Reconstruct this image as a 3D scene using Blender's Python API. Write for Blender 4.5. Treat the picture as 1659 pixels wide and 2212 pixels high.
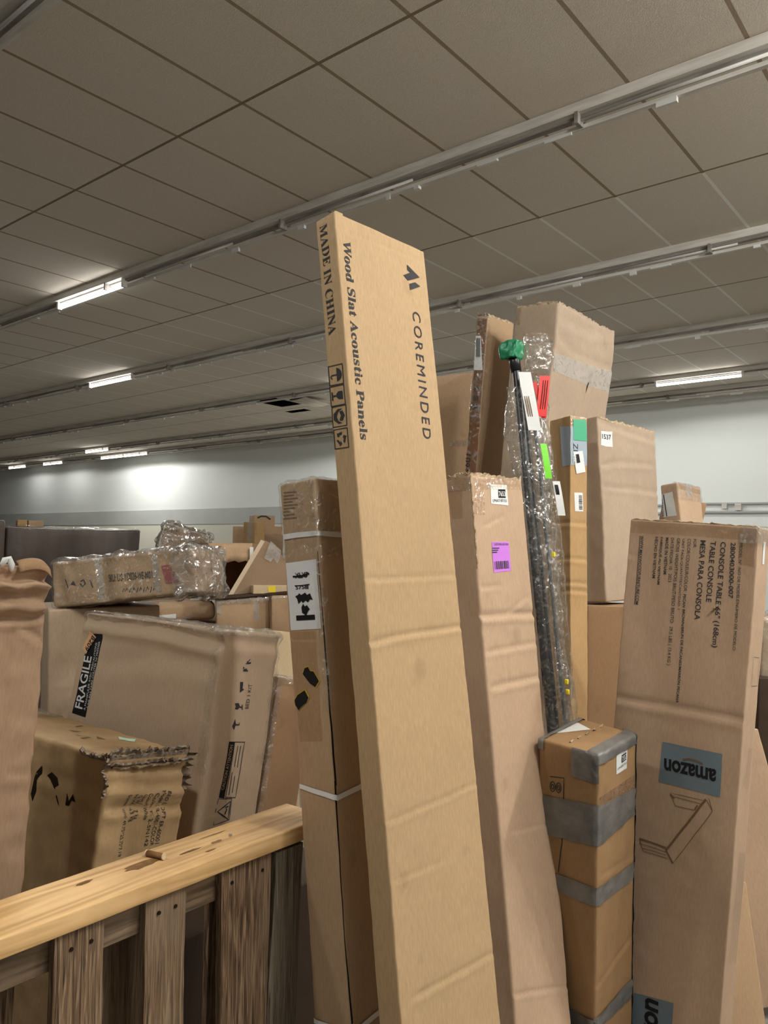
import bpy, math, random
from mathutils import Vector, Matrix, noise

sc = bpy.context.scene
for o in list(bpy.data.objects):
    bpy.data.objects.remove(o)
COL = sc.collection

# ------------------------------------------------------------ camera, world, exposure
EYE = 1.70
cam_d = bpy.data.cameras.new('camera')
cam_d.sensor_fit = 'AUTO'
cam_d.sensor_width = 36.0
cam_d.lens = 1690.0 / 2212.0 * 36.0
cam_d.clip_start = 0.05
cam = bpy.data.objects.new('camera', cam_d)
COL.objects.link(cam)
YAW, PITCH, ROLL = math.radians(39.18), math.radians(2.44), math.radians(0.89)
fwd = Vector((-math.sin(YAW) * math.cos(PITCH), math.cos(YAW) * math.cos(PITCH), math.sin(PITCH)))
rgt = Vector((math.cos(YAW), math.sin(YAW), 0))
upv = rgt.cross(fwd)
r2 = rgt * math.cos(ROLL) + upv * math.sin(ROLL)
u2 = -rgt * math.sin(ROLL) + upv * math.cos(ROLL)
cam.matrix_world = Matrix(((r2.x, u2.x, -fwd.x, 0), (r2.y, u2.y, -fwd.y, 0), (r2.z, u2.z, -fwd.z, EYE), (0, 0, 0, 1)))
sc.camera = cam

world = bpy.data.worlds.new('world')
sc.world = world
world.use_nodes = True
world.node_tree.nodes['Background'].inputs[0].default_value = (0.0, 0.0, 0.0, 1)
world.node_tree.nodes['Background'].inputs[1].default_value = 0.0
sc.view_settings.view_transform = 'Standard'
sc.view_settings.look = 'None'
sc.view_settings.gamma = 1.0
sc.view_settings.use_curve_mapping = False
sc.view_settings.exposure = 0.06

TUBE_WATTS = 62.0          # light of one four-foot tube (cast below its channel)
TUBE_GLOW = 13.0           # brightness of the tube's own skin
# lit tubes: (strip, x0, x1, watts factor)
LIT = {  # positive x: unseen tubes, added as key and fill light
    'a': [(-2.9, -1.68, 1.1)],  # unseen tube behind the camera, added as fill light
    'b': [(.3, 1.52, 1.35), (4.0, 5.22, .5), (8.0, 9.22, .6)],
    'c': [(-7.74, -6.55, 1.0), (.7, 1.92, 2.1), (2.8, 4.02, .5)],
    'd': [(-11.32, -10.16, 1.0), (3.5, 4.72, .6), (8.0, 9.22, .5)],
    'e': [(-8.3, -7.08, 1.6), (5.5, 6.72, .6)],  # first tube is hidden from view, added to brighten the far wall
    'f': [(-19.9, -18.75, 1.4), (-9.7, -8.48, 2.0), (-4.15, -2.95, .42)],  # middle tube sits out of sight, added to light the wall
    'g': [(-21.0, -19.84, .14), (-19.82, -18.66, .14), (-24.4, -23.2, .16), (-26.75, -25.55, .16)],
}

# ------------------------------------------------------------ materials
MATS = {}
def new_mat(name):
    m = bpy.data.materials.new(name)
    m.use_nodes = True
    nt = m.node_tree
    MATS[name] = m
    return m, nt, nt.nodes['Principled BSDF']

def N(nt, t, **kw):
    n = nt.nodes.new(t)
    for k, v in kw.items():
        setattr(n, k, v)
    return n

def plain(name, col, rough=.6, spec=.3, metal=0.0):
    m, nt, b = new_mat(name)
    b.inputs['Base Color'].default_value = (*col, 1)
    b.inputs['Roughness'].default_value = rough
    b.inputs['Specular IOR Level'].default_value = spec
    b.inputs['Metallic'].default_value = metal
    return m

def noisy(name, c1, c2, scale=(6, 6, 6), rough=.7, spec=.25, bump=.0, bscale=120, detail=6, lo=.35, hi=.65, dist=.004):
    m, nt, b = new_mat(name)
    tc = N(nt, 'ShaderNodeTexCoord'); mp = N(nt, 'ShaderNodeMapping')
    mp.inputs['Scale'].default_value = scale
    nt.links.new(tc.outputs['Object'], mp.inputs['Vector'])
    n1 = N(nt, 'ShaderNodeTexNoise'); n1.inputs['Scale'].default_value = 1.0; n1.inputs['Detail'].default_value = detail
    nt.links.new(mp.outputs[0], n1.inputs['Vector'])
    r = N(nt, 'ShaderNodeValToRGB')
    r.color_ramp.elements[0].position = lo; r.color_ramp.elements[0].color = (*c1, 1)
    r.color_ramp.elements[1].position = hi; r.color_ramp.elements[1].color = (*c2, 1)
    nt.links.new(n1.outputs[0], r.inputs[0]); nt.links.new(r.outputs[0], b.inputs['Base Color'])
    b.inputs['Roughness'].default_value = rough; b.inputs['Specular IOR Level'].default_value = spec
    if bump:
        n2 = N(nt, 'ShaderNodeTexNoise'); n2.inputs['Scale'].default_value = bscale; n2.inputs['Detail'].default_value = 3
        nt.links.new(tc.outputs['Object'], n2.inputs['Vector'])
        bp = N(nt, 'ShaderNodeBump'); bp.inputs['Strength'].default_value = bump; bp.inputs['Distance'].default_value = dist
        nt.links.new(n2.outputs[0], bp.inputs['Height']); nt.links.new(bp.outputs[0], b.inputs['Normal'])
    return m

def cardboard(name, col, rough=.72, stain=.18, fleck=.10, spec=.22):
    """kraft paper: cloudy tone, fine vertical fibres, faint flutes, sparse scuffs"""
    m, nt, b = new_mat(name)
    L = nt.links.new
    tc = N(nt, 'ShaderNodeTexCoord')
    def nz(scale, detail, mapping=None):
        n = N(nt, 'ShaderNodeTexNoise'); n.inputs['Scale'].default_value = scale; n.inputs['Detail'].default_value = detail
        if mapping:
            mp = N(nt, 'ShaderNodeMapping'); mp.inputs['Scale'].default_value = mapping
            L(tc.outputs['Object'], mp.inputs['Vector']); L(mp.outputs[0], n.inputs['Vector'])
        else:
            L(tc.outputs['Object'], n.inputs['Vector'])
        return n
    big = nz(2.6, 5); fib = nz(1.0, 3, (260, 260, 40)); scf = nz(9, 8)
    mx = N(nt, 'ShaderNodeMix', data_type='RGBA')
    mx.inputs['A'].default_value = (*[c * (1 - stain) for c in col], 1); mx.inputs['B'].default_value = (*[min(1, c * (1 + stain)) for c in col], 1)
    L(big.outputs[0], mx.inputs['Factor'])
    mf = N(nt, 'ShaderNodeMix', data_type='RGBA', blend_type='OVERLAY'); mf.inputs['Factor'].default_value = fleck * 1.8
    L(mx.outputs['Result'], mf.inputs['A'])
    L(fib.outputs[0], mf.inputs['B'])
    rs = N(nt, 'ShaderNodeValToRGB'); rs.color_ramp.elements[0].position = .66; rs.color_ramp.elements[1].position = .78
    rs.color_ramp.elements[1].color = (.5, .5, .5, 1)
    L(scf.outputs[0], rs.inputs[0])
    md = N(nt, 'ShaderNodeMix', data_type='RGBA'); L(rs.outputs[0], md.inputs['Factor']); L(mf.outputs['Result'], md.inputs['A'])
    md.inputs['B'].default_value = (col[0] * .62, col[1] * .58, col[2] * .55, 1)
    L(md.outputs['Result'], b.inputs['Base Color'])
    b.inputs['Roughness'].default_value = rough; b.inputs['Specular IOR Level'].default_value = spec
    wv = nz(1.0, 2, (150, 150, 3)); bp = N(nt, 'ShaderNodeBump'); bp.inputs['Strength'].default_value = .22; bp.inputs['Distance'].default_value = .0012
    L(wv.outputs[0], bp.inputs['Height'])
    sm = nz(14, 4); bp2 = N(nt, 'ShaderNodeBump'); bp2.inputs['Strength'].default_value = .35; bp2.inputs['Distance'].default_value = .004
    L(sm.outputs[0], bp2.inputs['Height']); L(bp.outputs[0], bp2.inputs['Normal'])
    L(bp2.outputs[0], b.inputs['Normal'])
    return m

def film(name, gloss=.18, tint=(.94, .93, .9), rough=.12, scale=30, strength=.9, haze=.06, white=0.0, stretch=(1, 1, 1)):
    """clear plastic: mostly see-through, with a crinkled shine, a little milkiness and painted-in white glints"""
    m = bpy.data.materials.new(name); m.use_nodes = True; nt = m.node_tree; nt.nodes.clear(); MATS[name] = m
    L = nt.links.new
    out = N(nt, 'ShaderNodeOutputMaterial')
    tr = N(nt, 'ShaderNodeBsdfTransparent'); tr.inputs[0].default_value = (*tint, 1)
    gl = N(nt, 'ShaderNodeBsdfGlossy'); gl.inputs['Roughness'].default_value = rough
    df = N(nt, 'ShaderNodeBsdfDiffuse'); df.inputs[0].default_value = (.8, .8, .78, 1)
    tc = N(nt, 'ShaderNodeTexCoord'); mp = N(nt, 'ShaderNodeMapping'); mp.inputs['Scale'].default_value = stretch
    n = N(nt, 'ShaderNodeTexNoise'); n.inputs['Scale'].default_value = scale; n.inputs['Detail'].default_value = 4; n.inputs['Distortion'].default_value = 1.2
    L(tc.outputs['Object'], mp.inputs[0]); L(mp.outputs[0], n.inputs['Vector'])
    bp = N(nt, 'ShaderNodeBump'); bp.inputs['Strength'].default_value = strength; bp.inputs['Distance'].default_value = .012
    L(n.outputs[0], bp.inputs['Height']); L(bp.outputs[0], gl.inputs['Normal'])
    fr = N(nt, 'ShaderNodeLayerWeight'); fr.inputs['Blend'].default_value = .12
    n2 = N(nt, 'ShaderNodeTexNoise'); n2.inputs['Scale'].default_value = scale * 1.6; n2.inputs['Detail'].default_value = 3; n2.inputs['Distortion'].default_value = 2.5
    L(mp.outputs[0], n2.inputs['Vector'])
    rp = N(nt, 'ShaderNodeValToRGB'); rp.color_ramp.elements[0].position = .50; rp.color_ramp.elements[1].position = .68
    L(n2.outputs[0], rp.inputs[0])
    ad = N(nt, 'ShaderNodeMath', operation='MULTIPLY_ADD'); L(rp.outputs[0], ad.inputs[0]); ad.inputs[1].default_value = gloss * 2.6; ad.inputs[2].default_value = gloss * .25
    mt_ = N(nt, 'ShaderNodeMath', operation='MULTIPLY_ADD'); L(fr.outputs['Fresnel'], mt_.inputs[0]); mt_.inputs[1].default_value = .3; L(ad.outputs[0], mt_.inputs[2])
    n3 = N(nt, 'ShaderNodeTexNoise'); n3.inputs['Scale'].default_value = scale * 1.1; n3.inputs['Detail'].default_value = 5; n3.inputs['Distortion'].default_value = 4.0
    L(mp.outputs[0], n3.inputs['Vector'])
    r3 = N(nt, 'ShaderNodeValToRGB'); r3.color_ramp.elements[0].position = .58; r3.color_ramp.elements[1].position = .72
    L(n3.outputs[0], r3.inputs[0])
    hz = N(nt, 'ShaderNodeMath', operation='MULTIPLY_ADD'); L(r3.outputs[0], hz.inputs[0]); hz.inputs[1].default_value = white; hz.inputs[2].default_value = haze  # diffuse white streaks painted in as glints along the crinkles
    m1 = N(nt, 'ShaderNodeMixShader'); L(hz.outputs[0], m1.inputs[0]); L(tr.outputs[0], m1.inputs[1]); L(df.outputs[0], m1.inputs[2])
    m2 = N(nt, 'ShaderNodeMixShader'); L(mt_.outputs[0], m2.inputs[0]); L(m1.outputs[0], m2.inputs[1]); L(gl.outputs[0], m2.inputs[2])
    L(m2.outputs[0], out.inputs[0])
    return m

def wood(name, c1, c2, c3, axis_scale, rough=.6, bump=.25, weather=0.0, wc=(.2, .17, .13)):
    m, nt, b = new_mat(name)
    L = nt.links.new
    tc = N(nt, 'ShaderNodeTexCoord'); mp = N(nt, 'ShaderNodeMapping'); mp.inputs['Scale'].default_value = axis_scale
    L(tc.outputs['Object'], mp.inputs[0])
    w = N(nt, 'ShaderNodeTexNoise'); w.inputs['Scale'].default_value = 1.0; w.inputs['Detail'].default_value = 7; w.inputs['Distortion'].default_value = 1.6
    L(mp.outputs[0], w.inputs['Vector'])
    r = N(nt, 'ShaderNodeValToRGB')
    e = r.color_ramp.elements
    e[0].position = .3; e[0].color = (*c1, 1); e[1].position = .7; e[1].color = (*c3, 1)
    k = e.new(.5); k.color = (*c2, 1)
    L(w.outputs[0], r.inputs[0])
    src = r.outputs[0]
    if weather:
        n2 = N(nt, 'ShaderNodeTexNoise'); n2.inputs['Scale'].default_value = 5; n2.inputs['Detail'].default_value = 8
        L(tc.outputs['Object'], n2.inputs['Vector'])
        r2_ = N(nt, 'ShaderNodeValToRGB'); r2_.color_ramp.elements[0].position = .42; r2_.color_ramp.elements[1].position = .66
        L(n2.outputs[0], r2_.inputs[0])
        mul = N(nt, 'ShaderNodeMath', operation='MULTIPLY'); mul.inputs[1].default_value = weather; L(r2_.outputs[0], mul.inputs[0])
        mx = N(nt, 'ShaderNodeMix', data_type='RGBA'); L(mul.outputs[0], mx.inputs['Factor']); L(src, mx.inputs['A']); mx.inputs['B'].default_value = (*wc, 1)
        src = mx.outputs['Result']
    L(src, b.inputs['Base Color'])
    b.inputs['Roughness'].default_value = rough; b.inputs['Specular IOR Level'].default_value = .25
    bp = N(nt, 'ShaderNodeBump'); bp.inputs['Strength'].default_value = bump; bp.inputs['Distance'].default_value = .003
    L(w.outputs[0], bp.inputs['Height']); L(bp.outputs[0], b.inputs['Normal'])
    return m

def glow(name, col, s):
    m = bpy.data.materials.new(name); m.use_nodes = True; nt = m.node_tree; nt.nodes.clear(); MATS[name] = m
    e = N(nt, 'ShaderNodeEmission'); e.inputs[0].default_value = (*col, 1); e.inputs[1].default_value = s
    o = N(nt, 'ShaderNodeOutputMaterial'); nt.links.new(e.outputs[0], o.inputs[0])
    return m

cardboard('kraft_yellow', (.475, .33, .185), stain=.10, fleck=.12)
cardboard('kraft_pink', (.515, .365, .25))
cardboard('kraft_tan', (.45, .31, .19))
cardboard('kraft_brown', (.36, .225, .125))
cardboard('kraft_grey', (.47, .355, .25))
cardboard('kraft_faded', (.53, .40, .285))
cardboard('kraft_console', (.45, .32, .22))
cardboard('kraft_rose', (.43, .29, .19))
cardboard('kraft_amber', (.325, .20, .10))
cardboard('kraft_sand', (.42, .325, .24))
cardboard('kraft_dull', (.34, .235, .15))
cardboard('kraft_golden', (.46, .295, .14))
cardboard('kraft_taped', (.30, .185, .095), rough=.38, spec=.5)
cardboard('kraft_dark', (.055, .036, .024))  # darkened so the box behind the slats passes for shade
cardboard('kraft_pale', (.60, .47, .30))
cardboard('kraft_stain', (.40, .27, .14), stain=.4)
noisy('torn_paper', (.33, .24, .15), (.62, .49, .33), (40, 40, 40), .9, .1, .6, 90)
noisy('torn_grey', (.16, .125, .095), (.36, .29, .22), (40, 40, 40), .9, .1, .6, 90)
noisy('dark_wrap', (.055, .042, .038), (.12, .09, .075), (6, 6, 1.5), .45, .4, .3, 30)
plain('ink', (.045, .045, .05), .75, .15)
plain('black', (.012, .012, .013), .6, .2)
plain('dark', (.02, .014, .009), .9, .05)
plain('dirt', (.16, .115, .075), .9, .1)
plain('faint', (.21, .14, .09), .8, .1)
plain('faintw', (.25, .26, .27), .8, .1)
plain('card', (.40, .28, .18), .8, .1)
plain('white', (.85, .85, .85), .6, .2)
plain('label', (.78, .80, .80), .45, .4)
plain('paper', (.74, .75, .77), .55, .3)
plain('purple', (.62, .22, .80), .5, .3)
plain('bluegrey', (.145, .19, .225), .6, .25)
plain('bluegrey2', (.34, .41, .48), .5, .3)
plain('greensticker', (.06, .40, .22), .5, .3)
plain('greentape', (.015, .22, .10), .35, .5)
plain('palegreen', (.55, .75, .6), .5, .3)
plain('rust', (.17, .10, .055), .75, .15)
plain('orangetag', (.80, .47, .25), .6, .25)
plain('redtag', (.80, .035, .03), .45, .4)
plain('limetag', (.22, .80, .05), .45, .4)
plain('redprint', (.33, .10, .09), .6, .3)
plain('yellow', (.85, .70, .04), .5, .3)
plain('yellowpaper', (.55, .36, .06), .7, .2)
plain('bluesticker', (.12, .42, .55), .5, .3)
plain('cream', (.72, .58, .42), .7, .2)
plain('strap', (.80, .80, .80), .35, .4)
plain('metal', (.55, .55, .54), .35, .5, .85)
noisy('duct', (.12, .118, .113), (.19, .187, .18), (9, 9, 9), .24, .55, .7, 26, dist=.006)
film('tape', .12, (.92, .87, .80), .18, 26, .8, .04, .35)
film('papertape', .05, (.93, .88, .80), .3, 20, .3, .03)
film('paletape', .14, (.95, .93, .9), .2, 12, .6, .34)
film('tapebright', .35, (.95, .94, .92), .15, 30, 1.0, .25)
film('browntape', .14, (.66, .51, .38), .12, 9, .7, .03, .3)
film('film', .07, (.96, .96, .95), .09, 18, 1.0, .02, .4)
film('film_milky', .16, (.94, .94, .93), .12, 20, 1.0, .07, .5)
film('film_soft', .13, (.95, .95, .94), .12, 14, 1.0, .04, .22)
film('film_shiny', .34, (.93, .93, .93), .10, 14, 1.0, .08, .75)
plain('pole_black', (.012, .013, .016), .35, .5)
plain('pole_grey', (.10, .105, .11), .4, .5)
noisy('strip_metal', (.54, .51, .465), (.72, .69, .64), (3, 30, 30), .45, .4)
noisy('strip_dark', (.20, .18, .16), (.34, .31, .28), (4, 30, 30), .55, .3)
plain('dead_tube', (.50, .49, .46), .25, .5)
plain('scrap', (.70, .70, .68), .2, .6)
glow('lit_tube', (1.0, .98, .95), TUBE_GLOW)
wood('pine', (.46, .265, .105), (.70, .45, .205), (.82, .56, .28), (22, 1.6, 30), .55, .15, .35, (.34, .20, .09))
wood('old_slat', (.03, .018, .010), (.17, .105, .06), (.36, .26, .165), (150, 150, 6), .8, .9, .7, (.23, .165, .11))
wood('grey_slat', (.05, .04, .03), (.16, .13, .095), (.32, .275, .21), (150, 150, 5), .85, .6, .5, (.20, .17, .13))
wood('old_stringer', (.05, .032, .018), (.15, .10, .06), (.26, .18, .11), (40, 3, 40), .8, .5, .5, (.2, .15, .1))
noisy('knot', (.16, .08, .03), (.30, .17, .07), (20, 20, 20), .7, .2)

# ------------------------------------------------------------ mesh helpers
def link_mesh(name, verts, faces, mat, parent=None, smooth=False, world_m=None):
    me = bpy.data.meshes.new(name)
    me.from_pydata([tuple(v) for v in verts], [], faces)
    mats = mat if isinstance(mat, (list, tuple)) else [mat]
    for k in mats:
        me.materials.append(MATS[k])
    if smooth:
        me.polygons.foreach_set('use_smooth', [True] * len(me.polygons))
    me.update()
    o = bpy.data.objects.new(name, me)
    COL.objects.link(o)
    if parent is not None:
        o.parent = parent
    if world_m is not None:
        o.matrix_world = world_m
    return o

def tag(o, label=None, cat=None, group=None, kind=None):
    if label: o['label'] = label
    if cat: o['category'] = cat
    if group: o['group'] = group
    if kind: o['kind'] = kind
    return o

class MB:
    """collects simple solids into one mesh"""
    def __init__(s): s.v = []; s.f = []
    def add(s, vs, fs):
        k = len(s.v); s.v += [Vector(v) for v in vs]; s.f += [tuple(i + k for i in f) for f in fs]; return s
    def box(s, a, b, bev=0.0):
        (x0, y0, z0), (x1, y1, z1) = a, b
        if not bev:
            return s.add([(x0, y0, z0), (x1, y0, z0), (x1, y1, z0), (x0, y1, z0), (x0, y0, z1), (x1, y0, z1), (x1, y1, z1), (x0, y1, z1)],
                         [(0, 3, 2, 1), (4, 5, 6, 7), (0, 1, 5, 4), (1, 2, 6, 5), (2, 3, 7, 6), (3, 0, 4, 7)])
        vs, fs = lattice((x1 - x0, y1 - y0, z1 - z0), bev, 9)
        return s.add([rounded(p, (x1 - x0, y1 - y0, z1 - z0), bev) + Vector(a) for p in vs], fs)
    def tube(s, pts, r, n=12, cap=True):
        pts = [Vector(p) for p in pts]; rs = r if isinstance(r, (list, tuple)) else [r] * len(pts)
        k = len(s.v); t0 = (pts[1] - pts[0]).normalized(); ref = Vector((0, 0, 1)) if abs(t0.z) < .9 else Vector((1, 0, 0))
        a = t0.cross(ref).normalized()
        for i, p in enumerate(pts):
            t = (pts[min(i + 1, len(pts) - 1)] - pts[max(i - 1, 0)]).normalized()
            a = (a - t * a.dot(t)).normalized(); b = t.cross(a)
            for j in range(n):
                q = 2 * math.pi * j / n; s.v.append(p + (a * math.cos(q) + b * math.sin(q)) * rs[i])
        for i in range(len(pts) - 1):
            for j in range(n):
                s.f.append((k + i * n + j, k + i * n + (j + 1) % n, k + (i + 1) * n + (j + 1) % n, k + (i + 1) * n + j))
        if cap:
            s.f.append(tuple(k + j for j in range(n))[::-1]); s.f.append(tuple(k + (len(pts) - 1) * n + j for j in range(n)))
        return s
    def build(s, name, mat, parent=None, smooth=False):
        return link_mesh(name, s.v, s.f, mat, parent, smooth)

def axis_rows(d, r, res):
    n = max(1, int(round((d - 2 * r) / res)))
    mid = [r + (d - 2 * r) * i / n for i in range(n + 1)]
    return [0, r * .3, r * .65] + mid + [d - r * .65, d - r * .3, d]

def lattice(d, r, res):
    """surface grid of a block, rows crowded at the edges"""
    ax = [axis_rows(d[i], r, res) for i in range(3)]
    n = [len(a) - 1 for a in ax]
    idx = {}; vs = []; fs = []
    def vid(i, j, k):
        q = (i, j, k)
        if q not in idx:
            idx[q] = len(vs); vs.append(Vector((ax[0][i], ax[1][j], ax[2][k])))
        return idx[q]
    for i in range(n[0]):
        for k in range(n[2]):
            fs.append((vid(i, 0, k), vid(i + 1, 0, k), vid(i + 1, 0, k + 1), vid(i, 0, k + 1)))
            fs.append((vid(i, n[1], k), vid(i, n[1], k + 1), vid(i + 1, n[1], k + 1), vid(i + 1, n[1], k)))
    for j in range(n[1]):
        for k in range(n[2]):
            fs.append((vid(0, j, k), vid(0, j, k + 1), vid(0, j + 1, k + 1), vid(0, j + 1, k)))
            fs.append((vid(n[0], j, k), vid(n[0], j + 1, k), vid(n[0], j + 1, k + 1), vid(n[0], j, k + 1)))
    for i in range(n[0]):
        for j in range(n[1]):
            fs.append((vid(i, j, 0), vid(i, j + 1, 0), vid(i + 1, j + 1, 0), vid(i + 1, j, 0)))
            fs.append((vid(i, j, n[2]), vid(i + 1, j, n[2]), vid(i + 1, j + 1, n[2]), vid(i, j + 1, n[2])))
    return vs, fs

def rounded(p, d, r, off=0.0):
    q = Vector((min(max(p[i], r), d[i] - r) for i in range(3)))
    n = Vector(p) - q
    return q + n.normalized() * (r + off) if n.length > 1e-9 else Vector(p)

def mathserif(s):
    o = ''
    for c in s:
        if 'A' <= c <= 'Z': o += chr(0x1D400 + ord(c) - 65)
        elif 'a' <= c <= 'z': o += chr(0x1D41A + ord(c) - 97)
        else: o += c
    return o

STYLE = {'sans': (0.0, 1.0), 'med': (.010, 1.0), 'bold': (.013, 1.0), 'boldx': (.028, .98), 'serif': (.004, 1.0), 'serifthin': (-.004, 1.0), 'wide': (0.0, 1.32)}
def text_mesh(s, style):
    """flat letter shapes: (points, faces, width, height)"""
    off, sp = STYLE[style]
    cu = bpy.data.curves.new('lettering', 'FONT')
    cu.body = mathserif(s) if style.startswith('serif') else s
    cu.offset = off; cu.space_character = sp; cu.resolution_u = 3
    o = bpy.data.objects.new('lettering', cu); COL.objects.link(o)
    dg = bpy.context.evaluated_depsgraph_get()
    me = bpy.data.meshes.new_from_object(o.evaluated_get(dg), depsgraph=dg)
    pts = [(v.co.x, v.co.y) for v in me.vertices]; fs = [tuple(p.vertices) for p in me.polygons]
    bpy.data.objects.remove(o); bpy.data.curves.remove(cu); bpy.data.meshes.remove(me)
    if not pts:
        return [], [], 1, 1
    x0 = min(p[0] for p in pts); x1 = max(p[0] for p in pts); h = max(p[1] for p in pts)
    return [(x - x0, y) for x, y in pts], fs, x1 - x0, h

# ------------------------------------------------------------ cartons
class Carton:
    def __init__(s, key, name, mat, label=None, cat='box', group=None, r=.006, amp=.003, freq=3.0, res=.02, fine=.0012, seed=0):
        o, R, d = FRAMES[key]
        s.key = key; s.d = d; s.r = min(r, min(d) * .3); s.amp = amp; s.freq = freq; s.fine = fine; s.seed = seed or (sum(ord(c) for c in key) * 1.37)
        s.M = Matrix(((R[0][0], R[0][1], R[0][2], o[0]), (R[1][0], R[1][1], R[1][2], o[1]), (R[2][0], R[2][1], R[2][2], o[2]), (0, 0, 0, 1)))
        s.cr = []
        for m in MARKS:
            if m[0] == 'crease' and m[1] == key:
                O, U, V, Nn = s.frame(m[2]); s.cr.append((m[2], m[3], m[4], m[5], m[6]))
        s.parts = {}
        vs, fs = lattice(d, s.r, res)
        s.ob = link_mesh(name, [s.surf(p) for p in vs], fs, mat, None, True, s.M)
        if label: tag(s.ob, label, cat, group)
        s.marks()
    def frame(s, f):
        d = s.d
        if f == 'R': return Vector((0, 0, 0)), Vector((1, 0, 0)), Vector((0, 0, 1)), Vector((0, -1, 0))
        if f == 'L': return Vector((0, d[1], 0)), Vector((0, -1, 0)), Vector((0, 0, 1)), Vector((-1, 0, 0))
        return Vector((0, 0, d[2])), Vector((1, 0, 0)), Vector((0, 1, 0)), Vector((0, 0, 1))
    def at(s, f, u, v):
        O, U, V, Nn = s.frame(f)
        return O + U * u + V * v
    def disp(s, p):
        q = Vector(p)
        a = noise.noise_vector(q * s.freq + Vector((s.seed, 0, 0))) * s.amp
        a += noise.noise_vector(q * s.freq * 6 + Vector((0, s.seed, 0))) * s.fine
        for f, a0, b0, dep, w in s.cr:
            O, U, V, Nn = s.frame(f)
            rel = q - O; h = -rel.dot(Nn)
            if h > .05: continue
            u, v = rel.dot(U), rel.dot(V)
            dx, dy = b0[0] - a0[0], b0[1] - a0[1]; ln = math.hypot(dx, dy) + 1e-9
            t = ((u - a0[0]) * dx + (v - a0[1]) * dy) / (ln * ln)
            if t < -.06 or t > 1.06: continue
            e = min(1, (min(t, 1 - t) + .06) / .12)
            k = (-(u - a0[0]) * dy + (v - a0[1]) * dx) / ln / w
            k *= 1 if (dx if abs(dx) > abs(dy) else dy) >= 0 else -1
            if abs(k) > 5: continue
            prof = -math.exp(-k * k) + .55 * math.exp(-((k + 1.9) / 1.1) ** 2)
            a += Nn * (dep * prof * e * max(0, 1 - h / .05))
        return a
    def surf(s, p, off=0.0):
        return rounded(p, s.d, s.r, off) + s.disp(p)
    # --- marks on the faces
    def part(s, name, mat, pts, fs, par=None, key=None, smooth=True):
        parent = s.parts.get(par, s.ob) if par else s.ob
        o = link_mesh(name, pts, fs, mat, parent, smooth)
        s.parts[name] = o
        return o
    def patch(s, name, mat, f, q, lift, par=None, n=None, crumple=0.0, cf=25):
        w = math.dist(q[0], q[1]); h = math.dist(q[0], q[3])
        nu = max(2, min(60, int(w / .012))); nv = max(2, min(90, int(h / .012)))
        pts = []; fs = []
        for j in range(nv + 1):
            for i in range(nu + 1):
                a, b = i / nu, j / nv
                u = (1 - b) * ((1 - a) * q[0][0] + a * q[1][0]) + b * ((1 - a) * q[3][0] + a * q[2][0])
                v = (1 - b) * ((1 - a) * q[0][1] + a * q[1][1]) + b * ((1 - a) * q[3][1] + a * q[2][1])
                p = s.at(f, u, v); c = 0
                if crumple: c = abs(noise.noise(p * cf + Vector((s.seed, 3, 1)))) * crumple
                pts.append(s.surf(p, lift + c))
        for j in range(nv):
            for i in range(nu):
                k = j * (nu + 1) + i
                fs.append((k, k + nu + 1, k + nu + 2, k + 1))
        return s.part(name, mat, pts, fs, par)
    def marks(s):
        merged = {}
        def acc(part, mat, par, pts, fs):
            k = (part, mat, par, id(s.parts.get(par)) if par else 0)
            V, F = merged.setdefault(k, ([], []))
            n = len(V); V += pts; F += [tuple(i + n for i in f) for f in fs]
        def flush():
            for (part, mat, par, _), (V, F) in merged.items():
                keep = s.parts.get(part); s.part(part, mat, V, F, par, smooth=False)
                if keep and part in ('printed_patch',): s.parts[part] = keep
            merged.clear()
        for m in MARKS:
            if m[1] != s.key: continue
            k = m[0]
            if k == 'quad':
                _, b, f, part, mat, q, lift, par = m
                if part in s.parts: flush()
                s.patch(part, mat, f, q, lift, par)
            elif k == 'poly':
                _, b, f, part, mat, q, lift, par = m
                acc(part, mat, par, [s.surf(s.at(f, *p), lift) for p in q], [tuple(range(len(q)))])
                if part in ('scuff', 'torn_gash', 'torn_hole', 'torn_hole_rim'): flush()
            elif k == 'line':
                _, b, f, part, mat, q, w, lift, par = m
                pts = []; fs = []
                dense = [q[0]]
                for a, c in zip(q, q[1:]):
                    n = max(1, int(math.dist(a, c) / .03))
                    dense += [(a[0] + (c[0] - a[0]) * i / n, a[1] + (c[1] - a[1]) * i / n) for i in range(1, n + 1)]
                q = dense
                for i, p in enumerate(q):
                    a = q[max(i - 1, 0)]; c = q[min(i + 1, len(q) - 1)]
                    if i == 0 and math.dist(q[0], q[-1]) < 1e-6: a = q[-2]
                    if i == len(q) - 1 and math.dist(q[0], q[-1]) < 1e-6: c = q[1]
                    dx, dy = c[0] - a[0], c[1] - a[1]; l = math.hypot(dx, dy) + 1e-9
                    nx, ny = -dy / l * w / 2, dx / l * w / 2
                    pts += [s.surf(s.at(f, p[0] + nx, p[1] + ny), lift), s.surf(s.at(f, p[0] - nx, p[1] - ny), lift)]
                for i in range(len(q) - 1): fs.append((2 * i, 2 * i + 1, 2 * i + 3, 2 * i + 2))
                acc(part, mat, par, pts, fs)
            elif k == 'text':
                _, b, f, part, mat, txt, p0, p1, ph, style, lift, par = m
                T, F, w, h = text_mesh(txt, style)
                bx, by = p1[0] - p0[0], p1[1] - p0[1]; bl = math.hypot(bx, by)
                nx, ny = -by / bl, bx / bl
                hh = abs((ph[0] - p0[0]) * nx + (ph[1] - p0[1]) * ny)
                acc(part, mat, par, [s.surf(s.at(f, p0[0] + bx * x / w + nx * hh * y / h, p0[1] + by * x / w + ny * hh * y / h), lift) for x, y in T], F)
            elif k == 'wrap':
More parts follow.
